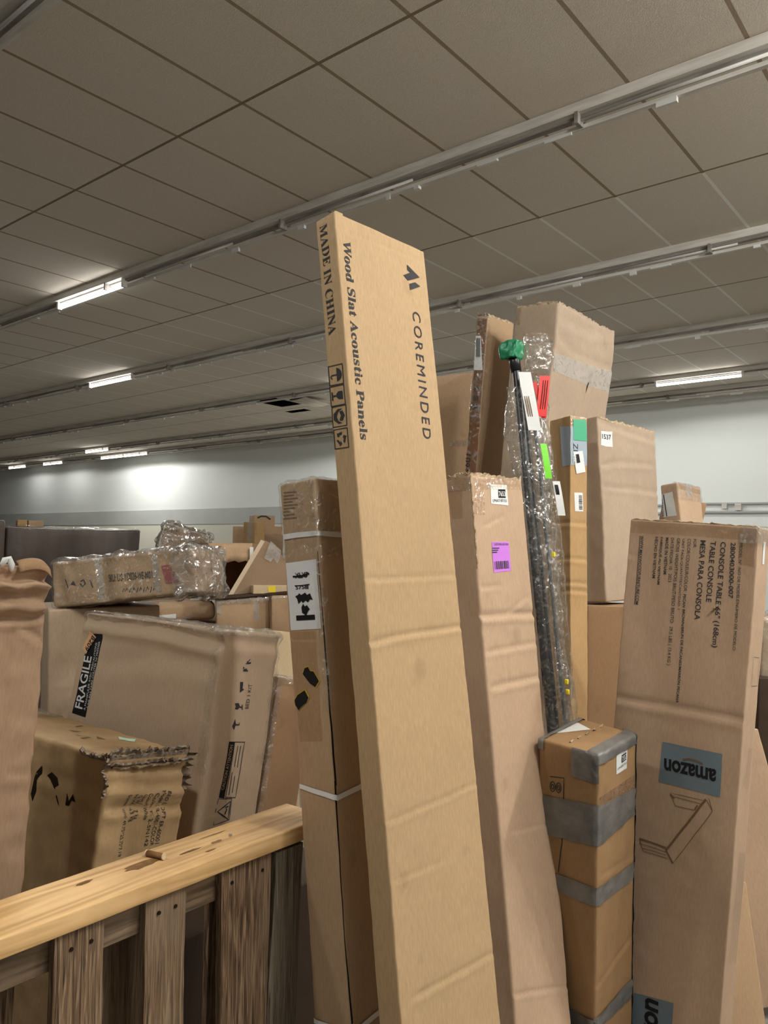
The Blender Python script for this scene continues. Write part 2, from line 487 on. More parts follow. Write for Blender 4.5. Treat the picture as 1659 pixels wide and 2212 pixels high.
                _, b, part, mat, up, lo, lift, par = m
                pts = []; fs = []; cols = []
                for i in range(len(up) - 1):
                    n = 12
                    for t in range(n + (1 if i == len(up) - 2 else 0)):
                        cols.append((Vector(up[i]).lerp(Vector(up[i + 1]), t / n), Vector(lo[i]).lerp(Vector(lo[i + 1]), t / n)))
                nr = 6
                for A, Bq in cols:
                    for j in range(nr + 1):
                        p = A.lerp(Bq, j / nr)
                        c = (abs(noise.noise(p * 26)) * .007 + max(0, noise.noise(p * 60)) * .005) if mat == 'duct' else 0
                        pts.append(s.surf(p, lift + c))
                for i in range(len(cols) - 1):
                    for j in range(nr):
                        a = i * (nr + 1) + j; fs.append((a, a + 1, a + nr + 2, a + nr + 1))
                s.part(part, mat, pts, fs, par)
        flush()
    # --- extra pieces
    def shell(s, name, mat, lo, hi, off=.004, amp=.006, freq=14, res=.03, drop=()):
        """loose plastic around a stretch of the carton (lo..hi in its own metres)"""
        vs, fs = lattice(s.d, s.r, res)
        keep = []; used = {}
        for f in fs:
            c = sum((vs[i] for i in f), Vector()) / 4
            if all(lo[i] - 1e-6 <= c[i] <= hi[i] + 1e-6 for i in range(3)): keep.append(f)
        pts = []; out = []
        for f in keep:
            g = []
            for i in f:
                if i not in used:
                    used[i] = len(pts); p = vs[i]
                    pts.append(s.surf(p, off + amp * abs(noise.noise(p * freq + Vector((7, s.seed, 2)))) * 2))
                g.append(used[i])
            out.append(tuple(g))
        return s.part(name, mat, pts, out)
    def rim(s, name, mat, p0, p1, direc, h0, h1, n=24, seed=1, back=None, thick=.003):
        """ragged lip of torn board standing along an edge"""
        rnd = random.Random(seed); p0 = Vector(p0); p1 = Vector(p1); direc = Vector(direc).normalized()
        side = (p1 - p0).normalized().cross(direc).normalized()
        pts = []; fs = []
        h = rnd.uniform(h0, h1)
        for i in range(n + 1):
            t = i / n; base = s.surf(p0.lerp(p1, t))
            h = h * .5 + rnd.uniform(h0, h1) * .5 if rnd.random() < .75 else rnd.uniform(h0, h1)
            tip = base + direc * h + side * rnd.uniform(-.25, .25) * h
            for q in (base - direc * .004, base.lerp(tip, .5) + side * rnd.uniform(-.2, .2) * h, tip):
                pts += [q + side * thick / 2, q - side * thick / 2]
        for i in range(n):
            a, b = i * 6, i * 6 + 6
            for k in (0, 2):
                fs.append((a + k, b + k, b + k + 2, a + k + 2)); fs.append((a + k + 1, a + k + 3, b + k + 3, b + k + 1))
            fs.append((a + 4, b + 4, b + 5, a + 5))
        return s.part(name, mat, pts, fs, smooth=False)

# box frames: near bottom corner, rotation rows, (width, depth, height) in metres
FRAMES = {
 'core': ((-0.9295, 1.336, 0.0102), ((0.04995, -0.9892, -0.1378), (0.99875, 0.04923, 0.00861), (-0.00173, -0.13806, 0.99042)), (0.3464, 0.0651, 2.522)),
 'xlxp': ((-1.1176, 1.3707, 0.0115), ((-0.0124, -0.99498, -0.09927), (0.99969, -0.01021, -0.02255), (0.02142, -0.09952, 0.99481)), (0.126, 0.1156, 1.854)),
 'b7653': ((-1.1195, 2.0502, 0.0195), ((0.14915, -0.98086, -0.12513), (0.98879, 0.14712, 0.02537), (-0.00647, -0.12752, 0.99182)), (0.2668, 0.14, 1.9274)),
 'duct': ((-1.0602, 2.3813, 0.0004), ((0.11397, -0.99162, 0.06087), (0.98708, 0.10608, -0.12007), (0.11261, 0.07377, 0.9909)), (0.2426, 0.21, 1.0892)),
 'maxwood': ((-0.767, 2.6211, 0.0043), ((0.04005, -0.99679, 0.0693), (0.99862, 0.04229, 0.0312), (-0.03403, 0.06796, 0.99711)), (0.1283, 0.4292, 1.7774)),
 'tall': ((-2.0409, 3.4369, 0.0076), ((0.04753, -0.99318, 0.10644), (0.9988, 0.04855, 0.00699), (-0.01211, 0.10598, 0.99429)), (0.6175, 0.2441, 2.905)),
 'narrow': ((-2.5606, 3.7387, 0.0002), ((-0.0847, -0.98748, 0.13308), (0.99238, -0.0956, -0.07775), (0.08949, 0.12548, 0.98805)), (0.3169, 0.0671, 2.9612)),
 'green': ((-1.4559, 3.0441, 0.0102), ((0.39826, -0.91672, -0.0319), (0.91665, 0.39647, 0.05067), (-0.0338, -0.04942, 0.99821)), (0.0957, 0.1381, 2.2768)),
 'wide': ((-1.4854, 3.4641, 1.4514), ((0.0736, -0.99539, -0.0615), (0.99728, 0.07314, 0.00958), (-0.00503, -0.06203, 0.99806)), (0.6098, 0.13, 0.8762)),
 'smallR': ((-1.266, 4.3469, 0.0153), ((0.09911, -0.98973, -0.10305), (0.99498, 0.0971, 0.02437), (-0.01412, -0.10495, 0.99438)), (0.3074, 0.1038, 2.0714)),
 'fragile': ((-2.0216, 1.4392, 0.0467), ((-0.16089, -0.98692, 0.01064), (0.97633, -0.15757, 0.14815), (-0.14454, 0.03422, 0.98891)), (0.3177, 0.6602, 1.3843)),
 'torn': ((-1.9032, 1.0416, 0.0372), ((-0.07776, -0.99695, 0.00726), (0.9888, -0.07619, 0.12835), (-0.12741, 0.01716, 0.9917)), (0.2819, 1.1576, 1.095)),
 'sku': ((-3.23, 1.7217, 1.4107), ((0.88126, -0.45542, -0.12638), (0.45746, 0.88912, -0.01408), (0.11878, -0.04541, 0.99188)), (0.6633, 0.3, 0.192)),
 'leftbox': ((-1.7195, 0.3796, 0.0743), ((0.11976, -0.98879, -0.08912), (0.98686, 0.10876, 0.11949), (-0.10846, -0.10226, 0.98883)), (0.4, 0.3, 1.6208)),
 'under': ((-3.2505, 1.7485, 0.0), ((0.3667, -0.9297, 0.03441), (0.92995, 0.36523, -0.04235), (0.0268, 0.04753, 0.99851)), (0.4656, 0.3, 1.4054)),
 'tubebox': ((-3.5323, 2.4544, 1.271), ((0.5682, -0.82241, -0.02805), (0.82085, 0.56886, -0.05112), (0.058, 0.00602, 0.9983)), (0.3079, 0.2, 0.098)),
 'tubebase': ((-3.5813, 2.4869, 0.0001), ((0.56522, -0.82491, -0.00759), (0.82484, 0.56527, -0.0109), (0.01328, -0.0001, 0.99991)), (0.3532, 0.3, 1.2654)),
 'flapbox': ((-3.5538, 2.124, 0.0), ((0.5, -0.86588, -0.01565), (0.86546, 0.50025, -0.02694), (0.03116, -8e-05, 0.99951)), (0.3234, 0.15, 1.3594)),
 'tapedA': ((-3.116, 2.5875, 0.0002), ((0.6186, -0.7852, -0.02824), (0.78441, 0.61925, -0.03505), (0.04501, -0.00047, 0.99899)), (0.2685, 0.35, 1.4151)),
 'tapedB': ((-2.9148, 2.7434, 0.0001), ((0.67529, -0.73737, -0.01674), (0.73714, 0.67549, -0.01816), (0.0247, -8e-05, 0.9997)), (0.1248, 0.35, 1.4349)),
 'lidbox': ((-2.4474, 2.1937, 0.0865), ((-0.19594, -0.9645, -0.17705), (0.96947, -0.21767, 0.11293), (-0.14746, -0.14952, 0.9777)), (0.3839, 0.2, 1.2662)),
 'darkbox': ((-2.339, 1.9954, 0.037), ((0.58174, -0.81336, -0.00428), (0.79914, 0.57057, 0.18926), (-0.1515, -0.11352, 0.98192)), (0.154, 0.12, 1.1423)),
 'openbox': ((-3.3143, 2.6123, 1.4173), ((0.43084, -0.90237, -0.01001), (0.90237, 0.43091, -0.00631), (0.01001, -0.00631, 0.99993)), (0.2368, 0.3, 0.2812)),
 'crinkle': ((-4.5274, 2.6268, 0.0732), ((0.55644, -0.81579, 0.15769), (0.78815, 0.57831, 0.21065), (-0.26304, 0.00707, 0.96476)), (0.278, 0.2, 1.8009)),
 'panel': ((-3.1711, 2.638, 1.4325), ((0.70491, -0.63099, 0.32396), (0.52096, 0.77054, 0.36724), (-0.48135, -0.0901, 0.87189)), (0.1654, 0.05, 0.3288)),
 'sideB': ((-4.3196, 3.8694, 0.0001), ((0.52789, -0.84932, 7e-05), (0.84932, 0.52789, 0.00013), (-0.00015, -1e-05, 1.0)), (0.1715, 0.3, 1.7637)),
 'sideA': ((-4.3152, 3.9099, 1.7644), ((0.53185, -0.84684, 0.00142), (0.84684, 0.53185, 0.00253), (-0.0029, -0.00014, 1.0)), (0.1303, 0.25, 0.0634)),
 'smile': ((-4.3982, 3.875, 1.8285), ((0.51796, -0.85538, 0.00668), (0.85531, 0.518, 0.01097), (-0.01284, 4e-05, 0.99992)), (0.1566, 0.2, 0.0806)),
 'tapesm': ((-4.1475, 3.6322, 0.0007), ((0.1073, -0.99411, 0.01505), (0.99419, 0.10741, 0.00685), (-0.00843, 0.01423, 0.99986)), (0.0836, 0.1446, 1.8493)),
 'lightpanel': ((-4.8215, 4.0581, 0.0), ((0.57354, -0.81917, -0.00391), (0.81915, 0.57355, -0.00523), (0.00652, -0.0002, 0.99998)), (0.0787, 0.1, 1.8322)),
 'yellow': ((-3.0298, 2.6759, 1.4429), ((0.52035, -0.85395, -0.00197), (0.85395, 0.52035, -0.00307), (0.00365, -9e-05, 0.99999)), (0.1863, 0.25, 0.0431)),
 'slab': ((-3.1632, 2.4996, 1.4103), ((0.58567, -0.80926, -0.04581), (0.8068, 0.58746, -0.06297), (0.07787, -8e-05, 0.99696)), (0.4201, 0.13, 0.0154)),
 'darklong': ((-6.3451, 2.953, 0.0079), ((0.34115, -0.94001, 0.00102), (0.93998, 0.34115, 0.00672), (-0.00667, -0.00134, 0.99998)), (1.0664, 0.6, 1.7968)),
 'darkend': ((-6.3248, 2.7593, 0.0004), ((0.31859, -0.94789, 0.00059), (0.94789, 0.31859, 0.00185), (-0.00194, -3e-05, 1.0)), (0.1713, 0.6, 1.853)),
 'lilA': ((-6.4167, 3.0933, 1.8057), ((0.35388, -0.93529, -0.00068), (0.93529, 0.35388, -0.00159), (0.00173, -8e-05, 1.0)), (0.0729, 0.15, 0.0583)),
 'lilB': ((-6.3787, 3.1679, 1.8038), ((0.24914, -0.96847, -0.0014), (0.96845, 0.24915, -0.00494), (0.00513, -0.00013, 0.99999)), (0.1149, 0.15, 0.0572)),
 'leftpanel': ((-2.6973, 4.11, 0.0), ((0.87519, -0.47344, -0.09948), (0.47022, 0.88082, -0.05516), (0.11374, 0.0015, 0.99351)), (0.3667, 0.1, 2.7775)),
 'lower': ((-1.558, 3.4045, 0.0017), ((0.83127, -0.55587, -0.00139), (0.55587, 0.83125, 0.00495), (-0.0016, -0.00489, 0.99999)), (0.2737, 0.25, 1.4363)),
 'smallR2': ((-1.8883, 4.4143, 0.0409), ((0.65225, -0.74287, 0.15072), (0.72474, 0.66943, 0.16312), (-0.22207, 0.00283, 0.97503)), (0.1841, 0.2, 2.0286)),
 'farR': ((-0.9407, 3.786, 0.0047), ((0.83274, -0.55329, 0.02027), (0.55331, 0.83296, 0.00491), (-0.01961, 0.00713, 0.99978)), (0.2383, 0.3, 1.1313)),
 'farRtop': ((-0.9229, 3.8411, 1.1312), ((0.83528, -0.54958, 0.01666), (0.54957, 0.83543, 0.00523), (-0.01679, 0.00478, 0.99985)), (0.2307, 0.3, 0.2662)),
 'leanA': ((-0.8608, 3.0618, 0.0059), ((0.75392, -0.61037, -0.24301), (0.61704, 0.78486, -0.05704), (0.22555, -0.10694, 0.96835)), (0.3999, 0.06, 0.9563)),
 'leanB': ((-0.9166, 2.7583, 0.0147), ((0.77447, -0.59865, -0.20448), (0.63261, 0.73289, 0.25034), (0.0, -0.32324, 0.94632)), (0.2997, 0.06, 0.5169)),
}
# surface marks in each box face's own metric (u, v)
MARKS = [
 ('text','core','R','printed_title','ink','Wood Slat Acoustic Panels',(0.0223,2.4547),(0.0251,1.9556),(0.048,2.463),'serif',0.0012,None),
 ('text','core','R','printed_brand','ink','COREMINDED',(0.2665,2.3323),(0.2619,1.986),(0.2982,2.3425),'wide',0.0012,None),
 ('poly','core','R','printed_logo','ink',[(0.2638,2.4599),(0.313,2.4375),(0.2615,2.4151),(0.2444,2.4252),(0.2761,2.442),(0.2633,2.4457)],0.0012,None),
 ('poly','core','R','printed_logo','ink',[(0.2663,2.4077),(0.2916,2.4184),(0.3127,2.4113),(0.2662,2.3897)],0.0012,None),
 ('text','core','L','printed_origin','ink','MADE IN CHINA',(0.0136,2.5014),(0.0143,2.2205),(0.038,2.4989),'serifthin',0.0012,None),
 ('line','core','L','printed_icon','ink',[(0.004,2.1458),(0.0507,2.1406),(0.0501,2.0925),(0.0041,2.0982),(0.004,2.1458)],0.003,0.0012,None),
 ('line','core','L','printed_icon','ink',[(0.0037,2.0947),(0.0499,2.0899),(0.0489,2.0422),(0.0026,2.0469),(0.0037,2.0947)],0.003,0.0012,None),
 ('line','core','L','printed_icon','ink',[(0.0043,2.0441),(0.0502,2.0402),(0.0498,1.9904),(0.003,1.9955),(0.0043,2.0441)],0.003,0.0012,None),
 ('line','core','L','printed_icon','ink',[(0.0043,1.9888),(0.0499,1.9846),(0.049,1.9377),(0.0044,1.942),(0.0043,1.9888)],0.003,0.0012,None),
 ('poly','core','L','printed_icon','ink',[(0.0299,2.1357),(0.0377,2.1324),(0.0437,2.1259),(0.0459,2.117),(0.0435,2.1086),(0.0375,2.1036),(0.0297,2.1022)],0.0012,None),
 ('line','core','L','printed_icon','ink',[(0.0321,2.1186),(0.0135,2.1208),(0.0097,2.1184),(0.0106,2.1145),(0.0144,2.1131)],0.003,0.0012,None),
 ('poly','core','L','printed_icon','ink',[(0.0441,2.0761),(0.0437,2.0571),(0.0309,2.0584),(0.0245,2.0638),(0.0227,2.0688),(0.0247,2.0734),(0.0313,2.0775)],0.0012,None),
 ('line','core','L','printed_icon','ink',[(0.0241,2.0686),(0.0106,2.07)],0.004,0.0012,None),
 ('line','core','L','printed_icon','ink',[(0.01,2.0806),(0.0095,2.0596)],0.004,0.0012,None),
 ('poly','core','L','printed_icon','ink',[(0.0445,2.0158),(0.037,2.0042),(0.0268,2.0067),(0.0326,2.017),(0.0272,2.0283),(0.0374,2.0289)],0.0012,None),
 ('poly','core','L','printed_icon','ink',[(0.0365,2.0339),(0.0235,2.0292),(0.0177,2.0184),(0.0231,2.0066),(0.036,1.9993),(0.022,2.0003),(0.0128,2.0081),(0.0082,2.0115),(0.0085,2.0271),(0.0133,2.0296),(0.0227,2.0356)],0.0012,None),
 ('poly','core','L','printed_icon','ink',[(0.0377,1.9497),(0.043,1.9647),(0.0466,1.965),(0.0371,1.9704),(0.0324,1.9637),(0.0368,1.9641),(0.0336,1.9549)],0.0012,None),
 ('poly','core','L','printed_icon','ink',[(0.0323,1.9788),(0.0167,1.9772),(0.0143,1.9802),(0.0153,1.9693),(0.0236,1.9679),(0.0207,1.9717),(0.0302,1.9728)],0.0012,None),
 ('poly','core','L','printed_icon','ink',[(0.0111,1.9612),(0.0214,1.9479),(0.0201,1.9445),(0.0287,1.9501),(0.0252,1.9581),(0.0236,1.9539),(0.0173,1.962)],0.0012,None),
 ('crease','core','R',(0.0066,1.6272),(0.3429,1.6323),0.0028,0.005),
 ('crease','core','R',(-0.0,1.4852),(0.0812,1.4936),0.0045,0.006),
 ('crease','core','R',(0.0812,1.4936),(0.3469,1.5),0.0045,0.006),
 ('crease','core','R',(0.0026,1.0974),(0.1507,1.1007),0.0022,0.005),
 ('crease','core','R',(0.1507,1.1007),(0.3521,1.1111),0.0022,0.005),
 ('crease','core','R',(0.0062,0.9748),(0.1909,0.967),0.0015,0.005),
 ('crease','core','R',(0.0441,0.7271),(0.3457,0.7118),0.003,0.006),
 ('crease','core','R',(0.0039,2.4802),(0.3181,2.4889),0.0015,0.004),
 ('crease','core','L',(-0.0001,2.5209),(0.0555,2.5164),0.002,0.004),
 ('crease','core','L',(0.0074,2.4667),(0.0593,2.4634),0.001,0.003),
 ('quad','b7653','R','stock_label','label',[(0.0952,1.8997),(0.181,1.9024),(0.1776,1.8343),(0.0894,1.8356)],0.0012,None),
 ('poly','b7653','R','label_code_block','black',[(0.1322,1.8853),(0.1695,1.8869),(0.1676,1.8583),(0.1304,1.857)],0.0022,'stock_label'),
 ('text','b7653','R','label_lettering','white','7653',(0.1325,1.8626),(0.167,1.8634),(0.1346,1.8786),'bold',0.003,'stock_label'),
 ('text','b7653','R','label_lettering','ink','LPNA7187153',(0.0985,1.8416),(0.171,1.8447),(0.0998,1.8509),'sans',0.0022,'stock_label'),
 ('quad','b7653','R','purple_label','purple',[(0.0768,1.71),(0.1637,1.7144),(0.1641,1.6176),(0.0765,1.6118)],0.0012,None),
 ('text','b7653','R','label_lettering','ink','CUSTOMER RETURN',(0.0849,1.699),(0.1593,1.702),(0.0852,1.7065),'sans',0.0022,'purple_label'),
 ('line','b7653','R','label_lettering','ink',[(0.0773,1.6898),(0.1108,1.6912)],0.003,0.0022,'purple_label'),
 ('line','b7653','R','label_lettering','ink',[(0.0765,1.6832),(0.1047,1.6844)],0.003,0.0022,'purple_label'),
 ('line','b7653','R','label_lettering','ink',[(0.0756,1.6766),(0.0987,1.6777)],0.003,0.0022,'purple_label'),
 ('poly','b7653','R','label_barcode','ink',[(0.0817,1.6475),(0.0829,1.6476),(0.0833,1.6218),(0.0821,1.6217)],0.0022,'purple_label'),
 ('poly','b7653','R','label_barcode','ink',[(0.0861,1.6477),(0.0873,1.6478),(0.0877,1.622),(0.0865,1.6219)],0.0022,'purple_label'),
 ('poly','b7653','R','label_barcode','ink',[(0.0905,1.6479),(0.0929,1.648),(0.0933,1.6223),(0.0909,1.6221)],0.0022,'purple_label'),
 ('poly','b7653','R','label_barcode','ink',[(0.0945,1.6481),(0.0957,1.6481),(0.0961,1.6224),(0.0949,1.6223)],0.0022,'purple_label'),
 ('poly','b7653','R','label_barcode','ink',[(0.0974,1.6482),(0.0986,1.6482),(0.099,1.6225),(0.0978,1.6225)],0.0022,'purple_label'),
 ('poly','b7653','R','label_barcode','ink',[(0.1018,1.6483),(0.1058,1.6485),(0.1062,1.6229),(0.1022,1.6227)],0.0022,'purple_label'),
 ('poly','b7653','R','label_barcode','ink',[(0.1091,1.6486),(0.1103,1.6487),(0.1107,1.6231),(0.1095,1.623)],0.0022,'purple_label'),
 ('poly','b7653','R','label_barcode','ink',[(0.1119,1.6487),(0.1159,1.6489),(0.1164,1.6234),(0.1123,1.6232)],0.0022,'purple_label'),
 ('poly','b7653','R','label_barcode','ink',[(0.1192,1.649),(0.1216,1.6491),(0.1221,1.6237),(0.1196,1.6235)],0.0022,'purple_label'),
 ('poly','b7653','R','label_barcode','ink',[(0.1233,1.6492),(0.1245,1.6493),(0.1249,1.6238),(0.1237,1.6237)],0.0022,'purple_label'),
 ('poly','b7653','R','label_barcode','ink',[(0.1278,1.6494),(0.129,1.6494),(0.1294,1.624),(0.1282,1.6239)],0.0022,'purple_label'),
 ('poly','b7653','R','label_barcode','ink',[(0.1306,1.6495),(0.1347,1.6497),(0.1352,1.6243),(0.1311,1.6241)],0.0022,'purple_label'),
 ('poly','b7653','R','label_barcode','ink',[(0.138,1.6498),(0.1405,1.6499),(0.1409,1.6246),(0.1384,1.6244)],0.0022,'purple_label'),
 ('poly','b7653','R','label_barcode','ink',[(0.1421,1.65),(0.1434,1.65),(0.1438,1.6247),(0.1426,1.6246)],0.0022,'purple_label'),
 ('poly','b7653','R','label_barcode','ink',[(0.1467,1.6501),(0.1491,1.6502),(0.1496,1.625),(0.1471,1.6249)],0.0022,'purple_label'),
 ('poly','b7653','R','label_barcode','ink',[(0.1524,1.6504),(0.1537,1.6504),(0.1541,1.6252),(0.1529,1.6251)],0.0022,'purple_label'),
 ('crease','b7653','R',(-0.0104,1.4784),(0.1335,1.4784),0.007,0.01),
 ('crease','b7653','R',(0.1335,1.4784),(0.2711,1.4749),0.007,0.01),
 ('crease','b7653','R',(0.0117,1.3674),(0.1715,1.3762),0.004,0.008),
 ('crease','b7653','R',(0.1715,1.3762),(0.2669,1.3782),0.004,0.008),
 ('crease','b7653','R',(0.0223,1.2616),(0.2676,1.2699),0.005,0.009),
 ('crease','b7653','R',(0.0437,1.7599),(0.148,1.7974),0.003,0.006),
 ('crease','b7653','R',(0.1065,1.3766),(0.1043,1.2691),0.002,0.005),
 ('crease','b7653','R',(0.0096,1.5649),(0.1074,1.5713),0.003,0.007),
 ('crease','b7653','R',(0.0366,0.8243),(0.2996,0.8069),0.002,0.006),
 ('crease','b7653','R',(0.0007,0.3812),(0.2778,0.3161),0.003,0.006),
 ('crease','b7653','R',(0.1343,1.4845),(0.2346,1.5311),0.003,0.007),
 ('quad','b7653','R','clear_tape','tape',[(0.0148,1.9156),(0.0672,1.9197),(0.0532,1.7958),(0.0037,1.7953)],0.0012,None),
 ('quad','b7653','R','clear_tape','tape',[(0.0678,1.9197),(0.2561,1.9245),(0.2563,1.8926),(0.0626,1.8789)],0.0012,None),
 ('quad','b7653','L','clear_tape','tape',[(0.0456,1.9268),(0.1475,1.9172),(0.1446,1.8729),(0.0428,1.881)],0.0012,None),
 ('quad','b7653','L','clear_tape','papertape',[(0.0436,1.8896),(0.1022,1.8796),(0.0948,1.7902),(0.0477,1.794)],0.0012,None),
 ('quad','duct','T','shipping_label','label',[(0.1373,0.276),(0.2084,0.2111),(0.1709,0.1253),(0.0741,0.1892)],0.0012,None),
 ('quad','duct','R','stock_label','label',[(0.1093,1.058),(0.1769,1.0635),(0.1761,0.9942),(0.1091,0.9945)],0.0012,None),
 ('poly','duct','R','label_code_block','black',[(0.1408,1.0485),(0.1688,1.0499),(0.1686,1.0257),(0.1405,1.0236)],0.0022,'stock_label'),
 ('text','duct','R','label_lettering','white','7553',(0.1423,1.0279),(0.1694,1.0303),(0.1418,1.0444),'bold',0.003,'stock_label'),
 ('text','duct','R','label_lettering','ink','LPNRR7751',(0.1152,1.0074),(0.1737,1.0105),(0.115,1.0142),'sans',0.0022,'stock_label'),
 ('wrap','duct','duct_tape','duct',[(0.0,0.1939,0.9065),(0.0,-0.0038,0.9318),(0.0067,0.0,0.9282),(0.2346,0.0,0.9103)],[(0.0,0.1932,0.7788),(0.0,-0.0023,0.8024),(0.004,0.0,0.7999),(0.2295,0.0,0.8231)],0.002,None),
 ('wrap','duct','duct_tape','duct',[(0.0,0.1644,0.6652),(0.0,-0.0008,0.6739),(0.0014,0.0,0.673),(0.2384,0.0,0.6644)],[(0.0,0.164,0.6079),(0.0,-0.0001,0.614),(0.0002,0.0,0.6139),(0.2382,0.0,0.6096)],0.002,None),
 ('wrap','duct','duct_tape','duct',[(0.0,0.1334,0.2361),(0.0,0.0042,0.2458),(-0.0072,0.0,0.2521),(0.249,0.0,0.2616)],[(0.0,0.1329,0.1801),(0.0,0.0048,0.1937),(-0.0082,0.0,0.2012),(0.2509,0.0,0.2013)],0.002,None),
 ('line','duct','L','printed_panel','ink',[(0.0436,0.9741),(0.0936,0.9846),(0.0889,0.7707),(0.076,0.6723)],0.003,0.0012,None),
 ('line','duct','L','printed_panel','ink',[(0.0831,0.9495),(0.0825,0.9432),(0.0805,0.9374),(0.0776,0.9329),(0.074,0.9306),(0.0705,0.9307),(0.0675,0.9332),(0.0654,0.9377),(0.0647,0.9436),(0.0653,0.95),(0.0673,0.9558),(0.0703,0.9602),(0.0738,0.9625),(0.0773,0.9624),(0.0803,0.9599),(0.0824,0.9553),(0.0831,0.9495)],0.003,0.0012,None),
 ('line','duct','L','printed_panel','ink',[(0.0783,0.9479),(0.0777,0.9439),(0.0761,0.9406),(0.074,0.9388),(0.0718,0.9392),(0.0702,0.9415),(0.0696,0.9452),(0.0701,0.9492),(0.0717,0.9526),(0.0739,0.9543),(0.076,0.9539),(0.0776,0.9516),(0.0783,0.9479)],0.003,0.0012,None),
 ('line','duct','L','printed_panel','ink',[(0.0614,0.9465),(0.0607,0.9401),(0.0587,0.9343),(0.0557,0.9298),(0.0522,0.9275),(0.0486,0.9276),(0.0455,0.9301),(0.0434,0.9346),(0.0427,0.9406),(0.0433,0.947),(0.0453,0.9528),(0.0484,0.9573),(0.0519,0.9596),(0.0555,0.9595),(0.0586,0.9569),(0.0606,0.9524),(0.0614,0.9465)],0.003,0.0012,None),
 ('line','duct','L','printed_panel','ink',[(0.0564,0.9449),(0.0559,0.9409),(0.0543,0.9375),(0.0521,0.9358),(0.0499,0.9361),(0.0483,0.9384),(0.0476,0.9422),(0.0482,0.9462),(0.0498,0.9496),(0.052,0.9513),(0.0542,0.951),(0.0558,0.9486),(0.0564,0.9449)],0.003,0.0012,None),
 ('crease','duct','R',(0.0078,0.3516),(0.2207,0.4054),0.003,0.008),
 ('crease','duct','R',(0.0135,0.7012),(0.2318,0.6863),0.002,0.006),
 ('crease','duct','L',(0.1135,1.025),(0.1819,0.9446),0.002,0.006),
 ('quad','duct','R','clear_tape','tape',[(0.0089,0.9531),(0.2312,0.9572),(0.2307,0.9116),(0.0094,0.9296)],0.0012,None),
 ('text','maxwood','L','printed_text','ink','MODEL N° /NO DE MODÈLE/NÚMERO DE MODELO:',(0.376,1.7224),(0.3782,1.3762),(0.3868,1.7221),'sans',0.0012,None),
 ('text','maxwood','L','printed_text','ink','2800403000-007',(0.3493,1.7224),(0.3519,1.543),(0.3637,1.7223),'med',0.0012,None),
 ('text','maxwood','L','printed_text','ink','CONSOLE TABLE 66" (168cm)',(0.3174,1.722),(0.3136,1.3775),(0.3344,1.7221),'med',0.0012,None),
 ('text','maxwood','L','printed_text','ink','TABLE CONSOLE',(0.2846,1.7215),(0.2839,1.5217),(0.3019,1.7216),'med',0.0012,None),
 ('text','maxwood','L','printed_text','ink','MESA PARA CONSOLA',(0.2511,1.7219),(0.2504,1.4591),(0.2691,1.722),'med',0.0012,None),
 ('text','maxwood','L','printed_text','ink','FOR:',(0.2278,1.7235),(0.2293,1.6942),(0.2378,1.7234),'sans',0.0012,None),
 ('text','maxwood','L','printed_text','ink','COLOR/COULEUR/COLOR:',(0.2086,1.7229),(0.2081,1.5446),(0.2195,1.7229),'sans',0.0012,None),
 ('text','maxwood','L','printed_text','ink','PECAN BROWN/BRUN DE PACANES/MARRÓN PECANA',(0.2083,1.537),(0.2122,1.1753),(0.2192,1.5375),'bold',0.0012,None),
 ('text','maxwood','L','printed_text','ink','UNIT PACK/QUANTITÉ/CANTIDAD: 1',(0.1897,1.7215),(0.1923,1.4842),(0.1999,1.7214),'sans',0.0012,None),
 ('text','maxwood','L','printed_text','ink','GROSS WEIGHT/POIS BRUT/PESO BRUTO:  29.5 LBS ( 13.4 KG )',(0.1713,1.7227),(0.1704,1.2956),(0.1824,1.7227),'sans',0.0012,None),
 ('text','maxwood','L','printed_text','ink','DATE/FECHA: 10   2023',(0.1511,1.7221),(0.1535,1.5714),(0.1615,1.722),'sans',0.0012,None),
 ('text','maxwood','L','printed_text','ink','MADE IN VIETNAM',(0.1325,1.7216),(0.1349,1.596),(0.1429,1.7215),'bold',0.0012,None),
 ('text','maxwood','L','printed_text','ink','FABRIQUÉ AU VIETNAM',(0.1136,1.7224),(0.116,1.5595),(0.1241,1.7223),'bold',0.0012,None),
 ('text','maxwood','L','printed_text','ink','HECHO EN VIETNAM',(0.0945,1.7223),(0.0966,1.5798),(0.1052,1.7222),'bold',0.0012,None),
 ('text','maxwood','L','printed_text','ink','WWW.MAXWOODFURNITURE.COM',(0.0418,1.722),(0.0443,1.4833),(0.0532,1.7219),'bold',0.0012,None),
 ('line','maxwood','L','printed_text','ink',[(0.0396,1.7218),(0.042,1.483)],0.0018,0.0012,None),
 ('quad','maxwood','L','printed_patch','bluegrey',[(0.1774,1.0356),(0.3735,1.0425),(0.3747,0.9061),(0.1757,0.9017)],0.0012,None),
 ('text','maxwood','L','patch_lettering','black','amazon',(0.3583,0.9875),(0.1884,0.9825),(0.3593,0.9506),'boldx',0.0022,'printed_patch'),
 ('line','maxwood','L','patch_arrow','rust',[(0.3152,0.9962),(0.2919,1.0006),(0.2677,1.0002),(0.2496,0.9935)],0.006,0.0022,'printed_patch'),
 ('quad','maxwood','L','printed_patch','bluegrey',[(0.1502,0.1878),(0.2821,0.2128),(0.2826,0.0563),(0.1506,0.0293)],0.0012,None),
 ('text','maxwood','L','patch_lettering','black','amazon',(0.2392,-0.0719),(0.2316,0.1947),(0.1972,-0.0918),'boldx',0.0022,'printed_patch'),
 ('line','maxwood','L','printed_drawing','rust',[(0.3318,0.8878),(0.2187,0.6869)],0.007,0.0012,None),
 ('line','maxwood','L','printed_drawing','rust',[(0.3408,0.8928),(0.3553,0.8566),(0.2441,0.6515),(0.2187,0.6869)],0.0022,0.0012,None),
